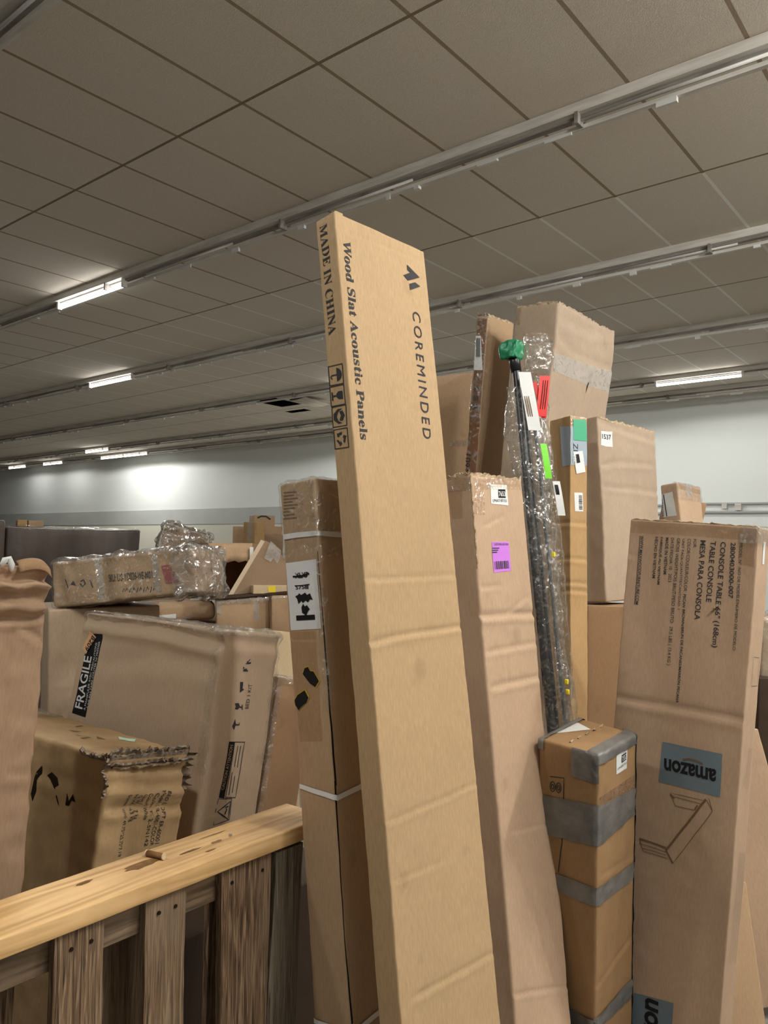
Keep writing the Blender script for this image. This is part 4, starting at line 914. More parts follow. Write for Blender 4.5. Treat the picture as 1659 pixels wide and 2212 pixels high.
 ('crease','leftbox','R',(0.29,1.4873),(0.3592,1.4956),0.0198,0.007),
 ('crease','leftbox','R',(0.3592,1.4956),(0.4011,1.5095),0.0198,0.007),
 ('crease','leftbox','R',(0.3162,1.4842),(0.3176,1.3517),0.0044,0.006),
 ('crease','leftbox','R',(0.3176,1.3517),(0.3235,1.2208),0.0044,0.006),
 ('crease','leftbox','R',(0.3438,1.1507),(0.3919,1.1428),0.004,0.01),
 ('crease','leftbox','R',(0.2798,1.5806),(0.3193,1.5773),0.01,0.008),
 ('crease','leftbox','R',(0.3193,1.5773),(0.3581,1.5922),0.01,0.008),
 ('crease','leftbox','R',(0.3581,1.5922),(0.4101,1.5828),0.01,0.008),
 ('crease','leftbox','R',(0.2829,1.5516),(0.3356,1.5489),0.01,0.008),
 ('crease','leftbox','R',(0.3356,1.5489),(0.4026,1.5633),0.01,0.008),
 ('crease','leftbox','R',(0.2861,1.5227),(0.3288,1.5301),0.01,0.008),
 ('crease','leftbox','R',(0.3288,1.5301),(0.402,1.5235),0.01,0.008),
 ('crease','leftbox','R',(0.2971,1.5011),(0.3669,1.5074),0.01,0.008),
 ('crease','leftbox','R',(0.3669,1.5074),(0.3996,1.5015),0.01,0.008),
 ('crease','leftbox','R',(0.3433,1.4766),(0.3965,1.4424),0.01,0.008),
 ('crease','leftbox','R',(0.2768,1.6074),(0.3279,1.6218),0.01,0.03),
 ('crease','leftbox','R',(0.3279,1.6218),(0.3998,1.6141),0.01,0.03),
 ('quad','smallR','L','shipping_label','label',[(-0.0031,2.0158),(0.0698,2.024),(0.0815,1.8859),(-0.0112,1.8879)],0.0012,None),
 ('poly','smallR','L','label_barcode','ink',[(-0.0108,1.8933),(-0.0105,1.8988),(0.007,1.8989),(0.0069,1.8933)],0.0022,'shipping_label'),
 ('poly','smallR','L','label_barcode','ink',[(-0.0102,1.9032),(-0.0099,1.9087),(0.0074,1.9088),(0.0072,1.9033)],0.0022,'shipping_label'),
 ('poly','smallR','L','label_barcode','ink',[(-0.0097,1.9131),(-0.0094,1.9186),(0.0077,1.9188),(0.0075,1.9133)],0.0022,'shipping_label'),
 ('poly','smallR','L','label_barcode','ink',[(-0.0091,1.923),(-0.009,1.9247),(0.0079,1.9249),(0.0078,1.9232)],0.0022,'shipping_label'),
 ('poly','smallR','L','label_barcode','ink',[(-0.0089,1.9269),(-0.0088,1.9285),(0.008,1.9288),(0.0079,1.9271)],0.0022,'shipping_label'),
 ('poly','smallR','L','label_barcode','ink',[(-0.0085,1.9329),(-0.0084,1.9346),(0.0082,1.9349),(0.0081,1.9332)],0.0022,'shipping_label'),
 ('poly','smallR','L','label_barcode','ink',[(-0.0082,1.939),(-0.008,1.9423),(0.0084,1.9427),(0.0083,1.9393)],0.0022,'shipping_label'),
 ('poly','smallR','L','label_barcode','ink',[(-0.0079,1.9445),(-0.0077,1.9478),(0.0086,1.9482),(0.0085,1.9449)],0.0022,'shipping_label'),
 ('poly','smallR','L','label_barcode','ink',[(-0.0074,1.9522),(-0.0071,1.9577),(0.0089,1.9582),(0.0088,1.9526)],0.0022,'shipping_label'),
 ('poly','smallR','L','label_barcode','ink',[(-0.0068,1.9621),(-0.0065,1.9676),(0.0092,1.9682),(0.0091,1.9626)],0.0022,'shipping_label'),
 ('poly','smallR','L','label_barcode','ink',[(-0.0064,1.9698),(-0.0062,1.9731),(0.0094,1.9737),(0.0093,1.9704)],0.0022,'shipping_label'),
 ('poly','smallR','L','label_barcode','ink',[(-0.0061,1.9754),(-0.006,1.977),(0.0095,1.9776),(0.0095,1.976)],0.0022,'shipping_label'),
 ('poly','smallR','L','label_barcode','ink',[(-0.0059,1.9792),(-0.0057,1.9825),(0.0097,1.9832),(0.0096,1.9799)],0.0022,'shipping_label'),
 ('poly','smallR','L','label_barcode','ink',[(-0.0055,1.9847),(-0.0054,1.9864),(0.0098,1.9871),(0.0098,1.9854)],0.0022,'shipping_label'),
 ('poly','smallR','L','label_barcode','ink',[(-0.0052,1.9908),(-0.0051,1.9925),(0.01,1.9932),(0.01,1.9915)],0.0022,'shipping_label'),
 ('line','smallR','L','label_lettering','ink',[(0.0176,2.015),(0.0236,1.8894)],0.006,0.0022,'shipping_label'),
 ('quad','smallR','R','clear_tape','paletape',[(0.1009,2.077),(0.1728,2.0786),(0.167,2.0025),(0.0931,1.9988)],0.0012,None),
 ('quad','smallR','R','clear_tape','tape',[(0.0017,2.0674),(0.2992,2.0689),(0.307,2.0286),(0.0009,2.0347)],0.0012,None),
 ('quad','yellow','R','yellow_tag','yellow',[(0.0749,0.0384),(0.1141,0.0405),(0.1147,0.0066),(0.0794,0.0093)],0.0012,None),
 ('line','smile','R','printed_smile','ink',[(0.0258,0.0597),(0.0536,0.0735),(0.0891,0.0728),(0.1219,0.0529)],0.012,0.0012,None),
 ('quad','tubebox','R','side_label','label',[(0.0116,0.0426),(0.0999,0.0441),(0.0992,0.0201),(0.011,0.0252)],0.0012,None),
 ('line','tubebox','R','side_label','paletape',[(0.117,0.0149),(0.2006,0.0262)],0.012,0.0012,None),
 ('quad','tapedA','R','clear_tape','paletape',[(-0.001,1.4101),(0.0291,1.392),(0.0279,1.3371),(0.0023,1.3432)],0.0012,None),
 ('quad','tapedA','R','clear_tape','paletape',[(0.1878,1.3967),(0.2164,1.3954),(0.2167,1.3038),(0.1881,1.3052)],0.0012,None),
 ('quad','tapedA','R','clear_tape','paletape',[(-0.0011,1.4053),(0.2721,1.4123),(0.2719,1.4026),(-0.0013,1.3958)],0.002,None),
 ('quad','tapedB','R','clear_tape','paletape',[(-0.0011,1.4277),(0.0821,1.4381),(0.0821,1.4261),(-0.0011,1.4182)],0.002,None),
 ('quad','tapesm','R','clear_tape','tape',[(-0.0029,1.8423),(0.0091,1.8428),(0.0133,1.7506),(-0.0066,1.75)],0.0012,None),
 ('quad','tapesm','L','clear_tape','paletape',[(0.0548,1.8487),(0.1121,1.8456),(0.1096,1.71),(0.0525,1.7087)],0.0012,None),
 ('quad','openbox','L','blue_sticker','bluesticker',[(-0.1218,0.2172),(0.0569,0.2175),(0.0517,0.1844),(-0.1064,0.1859)],0.0012,None),
]

# ------------------------------------------------------------ room
CEIL = 4.24
X0, X1, Y0, Y1 = -32.0, 14.0, -7.0, 13.42
SEAM_X, SEAM_Y, TILE, ROW = -2.845, 2.883, 0.6096, 2.4384

def ceiling_material():
    m, nt, b = new_mat('ceiling_tile'); L = nt.links.new
    tc = N(nt, 'ShaderNodeTexCoord'); sx = N(nt, 'ShaderNodeSeparateXYZ'); L(tc.outputs['Object'], sx.inputs[0])
    def M(op, a, c=None, d=None):
        n = N(nt, 'ShaderNodeMath', operation=op)
        for i, v in enumerate((a, c, d)):
            if v is None: continue
            if isinstance(v, (int, float)): n.inputs[i].default_value = v
            else: L(v, n.inputs[i])
        return n.outputs[0]
    fx = M('DIVIDE', M('SUBTRACT', sx.outputs[0], SEAM_X), TILE); fy = M('DIVIDE', M('SUBTRACT', sx.outputs[1], SEAM_Y), ROW)
    dx = M('ABSOLUTE', M('SUBTRACT', M('FRACT', M('ADD', fx, .5)), .5)); dy = M('ABSOLUTE', M('SUBTRACT', M('FRACT', M('ADD', fy, .5)), .5))
    lx = M('LESS_THAN', dx, .019); ly = M('LESS_THAN', dy, .0042)
    ln = M('MAXIMUM', lx, ly)
    cell = N(nt, 'ShaderNodeCombineXYZ'); L(M('FLOOR', fx), cell.inputs[0]); L(M('FLOOR', M('MULTIPLY', fy, 2)), cell.inputs[1])
    wn = N(nt, 'ShaderNodeTexWhiteNoise', noise_dimensions='3D'); L(cell.outputs[0], wn.inputs[0])
    nz = N(nt, 'ShaderNodeTexNoise'); nz.inputs['Scale'].default_value = 1.3; nz.inputs['Detail'].default_value = 6; L(tc.outputs['Object'], nz.inputs[0])
    sp = N(nt, 'ShaderNodeTexNoise'); sp.inputs['Scale'].default_value = 190; sp.inputs['Detail'].default_value = 2; L(tc.outputs['Object'], sp.inputs[0])
    f = M('ADD', M('MULTIPLY', wn.outputs[0], .35), M('MULTIPLY', nz.outputs[0], .65))
    mx = N(nt, 'ShaderNodeMix', data_type='RGBA'); L(f, mx.inputs['Factor'])
    mx.inputs['A'].default_value = (.80, .715, .605, 1); mx.inputs['B'].default_value = (.88, .81, .70, 1)
    m3 = N(nt, 'ShaderNodeMix', data_type='RGBA', blend_type='MULTIPLY'); m3.inputs['Factor'].default_value = .35
    L(mx.outputs['Result'], m3.inputs['A']); L(sp.outputs[0], m3.inputs['B'])
    # the grid bars: grimy brown over the first bays, white painted ones further in
    far = M('GREATER_THAN', sx.outputs[1], SEAM_Y + ROW + .02)
    bar = N(nt, 'ShaderNodeMix', data_type='RGBA'); L(far, bar.inputs['Factor']); bar.inputs['A'].default_value = (.33, .265, .18, 1); bar.inputs['B'].default_value = (.86, .84, .80, 1)
    # cross joints stay thin and dark everywhere
    b2 = N(nt, 'ShaderNodeMix', data_type='RGBA'); L(ly, b2.inputs['Factor']); L(bar.outputs['Result'], b2.inputs['A']); b2.inputs['B'].default_value = (.24, .19, .13, 1)
    m2 = N(nt, 'ShaderNodeMix', data_type='RGBA'); L(ln, m2.inputs['Factor']); L(m3.outputs['Result'], m2.inputs['A']); L(b2.outputs['Result'], m2.inputs['B'])
    L(m2.outputs['Result'], b.inputs['Base Color']); b.inputs['Roughness'].default_value = .9; b.inputs['Specular IOR Level'].default_value = .1
    bp = N(nt, 'ShaderNodeBump'); bp.inputs['Strength'].default_value = .3; bp.inputs['Distance'].default_value = .004; L(sp.outputs[0], bp.inputs['Height']); L(bp.outputs[0], b.inputs['Normal'])
ceiling_material()

def wall_material():
    m, nt, b = new_mat('wall_paint'); L = nt.links.new
    tc = N(nt, 'ShaderNodeTexCoord'); sx = N(nt, 'ShaderNodeSeparateXYZ'); L(tc.outputs['Object'], sx.inputs[0])
    nz = N(nt, 'ShaderNodeTexNoise'); nz.inputs['Scale'].default_value = .7; nz.inputs['Detail'].default_value = 6; L(tc.outputs['Object'], nz.inputs[0])
    mx = N(nt, 'ShaderNodeMix', data_type='RGBA'); L(nz.outputs[0], mx.inputs['Factor'])
    mx.inputs['A'].default_value = (.80, .84, .825, 1); mx.inputs['B'].default_value = (.86, .895, .88, 1)
    lo = N(nt, 'ShaderNodeMath', operation='LESS_THAN'); L(sx.outputs[2], lo.inputs[0]); lo.inputs[1].default_value = 2.2
    lf = N(nt, 'ShaderNodeMath', operation='LESS_THAN'); L(sx.outputs[0], lf.inputs[0]); lf.inputs[1].default_value = -9.0
    an = N(nt, 'ShaderNodeMath', operation='MULTIPLY'); L(lo.outputs[0], an.inputs[0]); L(lf.outputs[0], an.inputs[1])
    m2 = N(nt, 'ShaderNodeMix', data_type='RGBA'); L(an.outputs[0], m2.inputs['Factor']); L(mx.outputs['Result'], m2.inputs['A']); m2.inputs['B'].default_value = (.74, .72, .62, 1)
    L(m2.outputs['Result'], b.inputs['Base Color']); b.inputs['Roughness'].default_value = .6; b.inputs['Specular IOR Level'].default_value = .3
wall_material()
noisy('floor_concrete', (.19, .18, .16), (.29, .275, .25), (1.5, 1.5, 1.5), .6, .3, .2, 40)
plain('pipe_grey', (.42, .43, .43), .5, .3)
noisy('band_paint', (.50, .52, .51), (.56, .58, .56), (1, 1, 1), .6, .3)
plain('plenum', (.015, .017, .02), .9, .05)

def struct(o): o['kind'] = 'structure'; return o
struct(link_mesh('floor', [(X0, Y0, 0), (X1, Y0, 0), (X1, Y1, 0), (X0, Y1, 0)], [(0, 1, 2, 3)], 'floor_concrete'))
xs = [X0, -10.95, -10.62, -10.42, -10.05, X1]; ys = [Y0, 9.25, 9.98, 10.36, 10.56, Y1]
cv = [(x, y, CEIL) for y in ys for x in xs]; cf = []
for j in range(5):
    for i in range(5):
        if (j == 1 and i in (2, 3)) or (j == 3 and i in (1, 2)): continue   # two tiles are missing
        k = j * 6 + i; cf.append((k, k + 6, k + 7, k + 1))
struct(link_mesh('ceiling', cv, cf, 'ceiling_tile'))
pl_ = MB()
a_, b_ = (-11.6, 8.7, CEIL + .004), (-9.4, 11.1, CEIL + .7)
pl_.add([(a_[0], a_[1], a_[2]), (b_[0], a_[1], a_[2]), (b_[0], b_[1], a_[2]), (a_[0], b_[1], a_[2]), (a_[0], a_[1], b_[2]), (b_[0], a_[1], b_[2]), (b_[0], b_[1], b_[2]), (a_[0], b_[1], b_[2])],
        [(4, 5, 6, 7), (0, 1, 5, 4), (1, 2, 6, 5), (2, 3, 7, 6), (3, 0, 4, 7)])
struct(pl_.build('trim_2', 'plenum'))
def wall(name, a, b):
    (xa, ya), (xb, yb) = a, b
    struct(link_mesh(name, [(xa, ya, 0), (xb, yb, 0), (xb, yb, CEIL), (xa, ya, CEIL)], [(0, 1, 2, 3)], 'wall_paint'))
wall('wall_far', (X0, Y1), (X1, Y1)); wall('wall_near', (X1, Y0), (X0, Y0)); wall('wall_left', (X0, Y0), (X0, Y1)); wall('wall_right', (X1, Y1), (X1, Y0))
struct(MB().box((X0, Y1 - .02, 2.2), (-9.0, Y1 + .01, 2.62)).build('trim_1', 'band_paint'))

# drooping sheet beside the missing tiles
dv = []; df = []
for i in range(9):
    t = i / 8
    for s_ in (0, 1):
        dv.append((-10.02 + .62 * t, 9.35 + .62 * s_, CEIL - .012 - .07 * math.sin(t * 2.6) - .03 * t * s_))
for i in range(8): df.append((2 * i, 2 * i + 1, 2 * i + 3, 2 * i + 2))
o = link_mesh('ceiling_panel', dv, df, 'ceiling_tile', None, True)
md = o.modifiers.new('thick', 'SOLIDIFY'); md.thickness = .008
tag(o, 'loose brown ceiling panel sagging beside the dark hole in the ceiling', 'ceiling panel')

# pipes on the far wall
for nm, z, r_, lab in (('wall_pipe', 2.47, .018, 'upper thin grey conduit running along the white wall behind the boxes'), ('wall_pipe', 2.33, .022, 'lower thin grey pipe running along the white wall behind the boxes')):
    root = bpy.data.objects.new(nm, None); COL.objects.link(root); root.location = (-4.2, Y1 - .05, z)
    tag(root, lab, 'pipe')
    pts = [(-8.0 + i * .5 + 4.2, 0, -.012 * abs(math.sin(i * .8))) for i in range(22)]
    MB().tube(pts, r_, 8).build('pipe', 'pipe_grey', root, True)
    if z > 2.4:
        MB().box((.42, -.03, -.09), (.50, .03, .0), .004).build('junction_box', 'strip_metal', root)
        MB().box((.62, -.03, -.12), (.72, .03, -.01), .004).build('junction_box', 'strip_metal', root)
    for x in (-2.6, -.9, 1.7): MB().box((x, -.01, -.03), (x + .03, .05, .03)).build('pipe_clip', 'strip_metal', root)

# ------------------------------------------------------------ strip lights
def strip_light(key, y, label, seed, x0=-31.5, x1=13.5, scraps=True, detail=True):
    rnd = random.Random(seed)
    root = bpy.data.objects.new('strip_light', None); COL.objects.link(root); root.location = (0, y, CEIL)
    tag(root, label, 'ceiling light', 'long rows of strip lights')
    MB().box((x0, -.058, -.062), (x1, .03, -.001)).build('channel', 'strip_metal', root)
    MB().box((x0, -.014, -.078), (x1, .030, -.058)).build('wire_tray', 'strip_dark', root)
    MB().box((x0, .010, -.128), (x1, .042, -.104)).build('lower_rail', 'strip_metal', root)
    def clone(src, x):
        c = src.copy(); COL.objects.link(c); c.parent = root; c.location = (x, 0, 0)
        return c
    first = MB().box((0, -.062, -.125), (.022, .046, -.056)).build('hanger', 'strip_dark', root)
    first.location = (x0 + .3, 0, 0); x = x0 + .3 + 2.4384
    while x < min(x1, 1.5):
        clone(first, x); x += 2.4384
    lits = LIT[key]
    if scraps:
        sc_ = MB(); x = x0
        while x < x1:
            x += rnd.uniform(.12, .9)
            if any(a - .1 < x < b + .1 for a, b, w in lits): continue
            w = rnd.uniform(.03, .22); h = rnd.uniform(.006, .028)
            sc_.box((x, .006, -.13 - h), (x + w, .010 + rnd.uniform(0, .03), -.126 + rnd.uniform(0, .012)))
        o = sc_.build('foil_scrap', 'scrap', root); o['kind'] = 'stuff'
        first = None; x = x0
        while x < min(x1, 1.5):
            x += rnd.uniform(1.3, 3.2)
            if any(a - 1.3 < x < b + .1 for a, b, w in lits): continue
            if first is None:
                first = MB().tube([(0, -.02, -.094), (1.2, -.02, -.094)], .010, 8).build('dead_tube', 'dead_tube', root, True); first.location = (x, 0, 0)
            else: clone(first, x)
    for a, b, wf in lits:
        t = MB().tube([(a + .012, -.01, -.118), (b - .012, -.01, -.118)], .019, 12).build('lit_tube', 'lit_tube', root, True)
        for xx in (a - .02, b - .012): MB().box((xx, -.035, -.14), (xx + .032, .015, -.06), .003).build('lamp_holder', 'strip_metal', root)
        for q in (.25, .75):
            unseen_right = a > -1.5                        # unseen tubes on the right, made all-round to wash the ceiling
            ld = bpy.data.lights.new('tube_light', 'POINT' if unseen_right else 'SPOT'); ld.shadow_soft_size = .06 if unseen_right else .10
            if not unseen_right: ld.spot_size = math.radians(176); ld.spot_blend = .06
            ld.energy = TUBE_WATTS * wf; ld.color = (1.0, .98, .93)
            lo = bpy.data.objects.new('tube_light', ld); COL.objects.link(lo); lo.parent = root; lo.location = (a + (b - a) * q, -.01, -.21 if unseen_right else -.24)
    return root
strip_light('a', -.78, 'unseen row of strip lights added behind the photographer for fill light', 11, -14, 13.5, False)
strip_light('b', 1.66, 'grey strip light channel crossing the top left corner of the ceiling', 12, -31.5)
strip_light('c', 4.10, 'nearest full strip light row, passing right over the tallest slim box', 13)
strip_light('d', 6.54, 'second strip light row into the room, with one short lit tube on the left', 14)
strip_light('e', 8.98, 'strip light row running just in front of the missing ceiling tiles', 15)
strip_light('f', 11.42, 'strip light row with the bright tube above the white wall on the right', 16)
strip_light('g', 12.55, 'farthest strip light row, hugging the white wall with several lit tubes', 17)

# ------------------------------------------------------------ cartons in front
C = Carton
core = C('core', 'cardboard_box', 'kraft_yellow', 'tallest slim golden cardboard box with dark lettering, leaning in the centre', 'box', r=.004, amp=.0015, res=.0065)
core.rim('torn_corner', 'kraft_yellow', (.0, .0, core.d[2]), (.03, 0, core.d[2]), (0, -.1, 1), .001, .005, 6, 3)

xl = C('xlxp', 'cardboard_box', 'kraft_tan', 'slim leaning box with white straps and a white sheet marked in black pen', 'box', r=.006, amp=.002, res=.012)
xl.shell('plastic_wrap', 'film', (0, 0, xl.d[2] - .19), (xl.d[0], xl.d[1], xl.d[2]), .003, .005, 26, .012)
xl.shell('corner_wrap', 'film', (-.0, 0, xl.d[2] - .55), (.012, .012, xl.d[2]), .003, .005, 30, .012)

b7 = C('b7653', 'cardboard_box', 'kraft_pink', 'long leaning pinkish box with a bright purple label, right of the tallest box', 'box', r=.008, amp=.004, res=.0075)
H7 = b7.d[2]
b7.rim('torn_lip', 'torn_paper', (0, .004, H7 - .002), (0, b7.d[1] - .004, H7 - .002), (-.2, 0, 1), .002, .022, 22, 5)
b7.rim('torn_lip', 'torn_paper', (.0, 0, H7 - .002), (b7.d[0], 0, H7 - .002), (0, -.2, 1), .001, .014, 34, 6)
b7.rim('torn_lip', 'torn_paper', (.002, .0, H7 - .005), (.002, 0, H7 - .30), (-.7, -1, 0), .001, .007, 40, 7)

du = C('duct', 'cardboard_box', 'kraft_amber', 'golden box bound with grey duct tape, below the purple-labelled box', 'box', r=.009, amp=.004, res=.009)
D = du.d
du.shell('edge_tape', 'duct', (-.01, -.01, D[2] - .034), (D[0] + .01, .042, D[2] + .01), .003, .004, 22, .010)
du.shell('corner_tape', 'duct', (-.01, -.01, D[2] - .085), (.004, .085, D[2] + .01), .004, .004, 24, .010)
du.shell('edge_tape', 'duct', (D[0] - .012, -.01, 0), (D[0] + .01, .05, D[2] + .01), .003, .003, 20, .014)
du.shell('edge_tape', 'duct', (-.01, D[1] - .02, D[2] - .03), (D[0] + .01, D[1] + .01, D[2] + .01), .003, .003, 20, .012)
for i in range(5):
    u = .03 + i * .045
    du.rim('torn_flake', 'torn_paper', (u, D[1] * .55, D[2]), (u + .02, D[1] * .58, D[2]), (0, -.6, .5), .003, .010, 5, 30 + i)

mw = C('maxwood', 'cardboard_box', 'kraft_console', 'tall flat console table box with blue-grey patches and printed text, at right', 'box', r=.005, amp=.003, res=.010)
mw.rim('torn_edge', 'torn_paper', (.004, .0, mw.d[2] - .002), (.004, mw.d[1], mw.d[2] - .002), (-.3, 0, 1), .0, .008, 50, 9)
mw.rim('torn_hole', 'torn_paper', (0, .105, 1.515), (0, .13, 1.49), (-1, 0, .2), .002, .012, 10, 4)
mw.shell('corner_plastic', 'film_milky', (-.01, -.01, mw.d[2] - .05), (mw.d[0], .05, mw.d[2] + .01), .003, .006, 20, .012)

# ------------------------------------------------------------ cartons on the right, further back
ta = C('tall', 'cardboard_box', 'kraft_sand', 'big dented box towering over the bag of poles, with a pale tape band', 'box', r=.015, amp=.012, freq=2.5, res=.022, fine=.003)
ta.rim('torn_lip', 'kraft_sand', (.0, .0, ta.d[2] - .004), (ta.d[0], 0, ta.d[2] - .004), (0, -.1, 1), .0, .012, 60, 21)
ta.rim('torn_lip', 'torn_paper', (.0, .01, ta.d[2] - .004), (.0, ta.d[1], ta.d[2] - .004), (-.1, 0, 1), .0, .016, 20, 22)
ta.rim('torn_lip', 'torn_paper', (.03, .0, ta.d[2] - 1.05), (.03, .0, ta.d[2] - .75), (-.6, -1, 0), .0, .016, 14, 23)
na = C('narrow', 'cardboard_box', 'kraft_tan', 'slim tall box with shiny brown tape over its narrow edge, behind the poles', 'box', r=.006, amp=.004, res=.02)
na.shell('plastic_wrap', 'film', (-.01, -.01, na.d[2] - .55), (.03, na.d[1] + .01, na.d[2] + .01), .003, .008, 18, .016)
na.rim('torn_lip', 'torn_paper', (.0, .0, na.d[2] - .003), (na.d[0], 0, na.d[2] - .003), (0, -.1, 1), .0, .014, 24, 25)
na.rim('torn_lip', 'torn_grey', (.0, .0, na.d[2] - .003), (.0, na.d[1], na.d[2] - .003), (-.3, 0, 1), .0, .018, 14, 26)
C('leftpanel', 'cardboard_box', 'kraft_tan', 'flat brown box beside the tallest slim box, half hidden behind the taped box', 'box', r=.006, amp=.004, res=.03)
gr = C('green', 'cardboard_box', 'kraft_golden', 'upright square golden box with a green sticker near its top', 'box', r=.004, amp=.003, res=.008)
wi = C('wide', 'cardboard_box', 'kraft_sand', 'wide upright box with a small white label, right of the green-stickered box', 'box', r=.010, amp=.006, freq=3, res=.012, fine=.003)
wi.rim('torn_lip', 'torn_paper', (.0, .0, wi.d[2] - .006), (wi.d[0], 0, wi.d[2] - .006), (0, -.1, 1), .0, .014, 40, 31)
C('lower', 'cardboard_box', 'kraft_brown', 'plain brown box under the wide box, glimpsed left of the console table box', 'box', r=.006, amp=.003, res=.03)
sr = C('smallR', 'cardboard_box', 'kraft_pink', 'box with a large white shipping label, standing behind the console table box', 'box', r=.012, amp=.005, res=.03)
sr.shell('clear_wrap', 'film', (-.01, -.01, sr.d[2] - .09), (sr.d[0] + .01, .04, sr.d[2] + .01), .003, .006, 18, .02)
C('smallR2', 'cardboard_box', 'kraft_brown', 'brown box whose corner peeks out right of the shipping-labelled box', 'box', r=.008, amp=.005, res=.04)
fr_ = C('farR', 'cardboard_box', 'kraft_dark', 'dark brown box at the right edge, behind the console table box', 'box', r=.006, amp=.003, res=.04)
ft = C('farRtop', 'wrapped_box', 'kraft_grey', 'plastic-wrapped box on the dark box at the right edge', 'box', r=.012, amp=.006, res=.03)
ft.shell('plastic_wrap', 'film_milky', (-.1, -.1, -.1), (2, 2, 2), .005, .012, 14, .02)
C('leanA', 'cardboard_box', 'kraft_pink', 'flat pinkish box leaning in the lower right corner, behind the console table box', 'box', r=.005, amp=.002, res=.03)
C('leanB', 'cardboard_box', 'kraft_tan', 'lowest flat box at the bottom right, in front of the leaning pinkish box', 'box', r=.005, amp=.002, res=.03)

# ------------------------------------------------------------ cartons on the left
fg = C('fragile', 'cardboard_box', 'kraft_faded', 'large grey-brown box with a black FRAGILE label, behind the pallet', 'box', r=.012, amp=.006, res=.014, fine=.002)
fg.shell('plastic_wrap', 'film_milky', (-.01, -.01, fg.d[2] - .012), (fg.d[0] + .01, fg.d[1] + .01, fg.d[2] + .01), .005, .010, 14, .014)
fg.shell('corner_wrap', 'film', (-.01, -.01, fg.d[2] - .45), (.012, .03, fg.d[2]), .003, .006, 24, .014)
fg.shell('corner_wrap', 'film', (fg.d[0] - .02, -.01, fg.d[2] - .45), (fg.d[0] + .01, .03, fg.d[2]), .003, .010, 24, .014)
to = C('torn', 'cardboard_box', 'kraft_stain', 'battered box with a shredded end, just behind the pallet rail', 'box', r=.012, amp=.008, freq=4, res=.010, fine=.004)
T = to.d
for k, (off, h0, h1, sd_) in enumerate(((-.002, .002, .03, 41), (-.02, .004, .03, 42), (.012, .004, .035, 43))):
    to.rim('shredded_lip', 'torn_grey', (-.01, .0 + max(0, off), T[2] - .004 + min(0, off)), (T[0] + .01, .0 + max(0, off), T[2] - .004 + min(0, off)), (0, -.8 if k else -.35, 1 if k != 1 else .3), h0, h1 * .8, 46, sd_, thick=.006)
to.rim('shredded_lip', 'torn_grey', (.0, .01, T[2] - .10), (.0, .01, T[2]), (-.5, -1, 0), .004, .035, 30, 44, thick=.006)
to.rim('shredded_lip', 'torn_grey', (T[0], .0, T[2] - .11), (T[0], .0, T[2]), (.8, -.6, 0), .004, .04, 30, 45, thick=.006)
to.rim('shredded_lip', 'torn_grey', (.0, .0, T[2] - .01), (.0, .12, T[2] - .01), (-.6, 0, .7), .004, .03, 24, 46, thick=.006)
to.rim('shredded_lip', 'torn_paper', (.02, .0, T[2] - .030), (T[0] - .02, .0, T[2] - .028), (0, -1, -.3), .003, .014, 30, 47, thick=.005)
to.shell('plastic_wrap', 'film_milky', (-.02, T[1] - .5, T[2] - .012), (T[0] + .01, T[1], T[2] + .02), .004, .010, 12, .02)
FRAMES['hidden'] = ((-1.62, 1.10, 0.0), ((0, -1, 0), (1, 0, 0), (0, 0, 1)), (.80, .20, .72))  # added filler: its near-black colour stands in for the dark gap
C('hidden', 'cardboard_box', 'kraft_dark', 'near-black box added right behind the pallet slats, standing in for shade', 'box', r=.006, amp=.002, res=.04)
lb = C('leftbox', 'cardboard_box', 'kraft_rose', 'large box with a crumpled top at the left edge of the picture', 'box', r=.014, amp=.009, freq=4, res=.009, fine=.005)
un = C('under', 'cardboard_box', 'kraft_grey', 'grey-brown box underneath the wrapped box printed SKU', 'box', r=.01, amp=.006, res=.03)
sk = C('sku', 'wrapped_box', 'kraft_tan', 'long box printed SKU in clear plastic, lying on top of the pile at left', 'box', r=.014, amp=.007, freq=4, res=.012, fine=.003)
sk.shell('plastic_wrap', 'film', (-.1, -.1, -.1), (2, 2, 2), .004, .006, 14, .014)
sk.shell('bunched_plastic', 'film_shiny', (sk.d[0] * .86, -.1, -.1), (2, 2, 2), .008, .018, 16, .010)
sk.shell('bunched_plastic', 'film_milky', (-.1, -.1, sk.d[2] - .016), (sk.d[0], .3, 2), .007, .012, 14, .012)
C('tubebox', 'cardboard_box', 'kraft_tan', 'rounded long box with a white label strip, lying behind the FRAGILE box', 'box', r=.03, amp=.004, res=.02)
C('tubebase', 'cardboard_box', 'kraft_brown', 'brown box beneath the rounded long box behind the FRAGILE box', 'box', r=.008, amp=.004, res=.05)
fl = C('flapbox', 'cardboard_box', 'kraft_tan', 'brown box right behind the top edge of the FRAGILE box, under the SKU box end', 'box', r=.008, amp=.005, res=.04)
t1 = C('tapedA', 'cardboard_box', 'kraft_tan', 'taped brown box left of the white-strapped box, larger of a touching pair', 'box', r=.008, amp=.003, res=.03)
t1.shell('clear_wrap', 'film_milky', (-.01, -.01, t1.d[2] - .02), (t1.d[0] + .01, .05, t1.d[2] + .01), .003, .008, 16, .02)
t2 = C('tapedB', 'cardboard_box', 'kraft_tan', 'narrow taped box touching the white-strapped box, smaller of a touching pair', 'box', r=.008, amp=.003, res=.03)
C('lidbox', 'cardboard_box', 'kraft_pale', 'box with a flat cream top, behind the right corner of the FRAGILE box', 'box', r=.006, amp=.003, res=.03)
db = C('darkbox', 'cardboard_box', 'kraft_brown', 'dim brown box squeezed between the FRAGILE box and the white-strapped box', 'box', r=.006, amp=.003, res=.03)
db.shell('plastic_wrap', 'film_milky', (-.01, -.01, 0), (.02, .03, db.d[2] + .01), .003, .008, 20, .016)
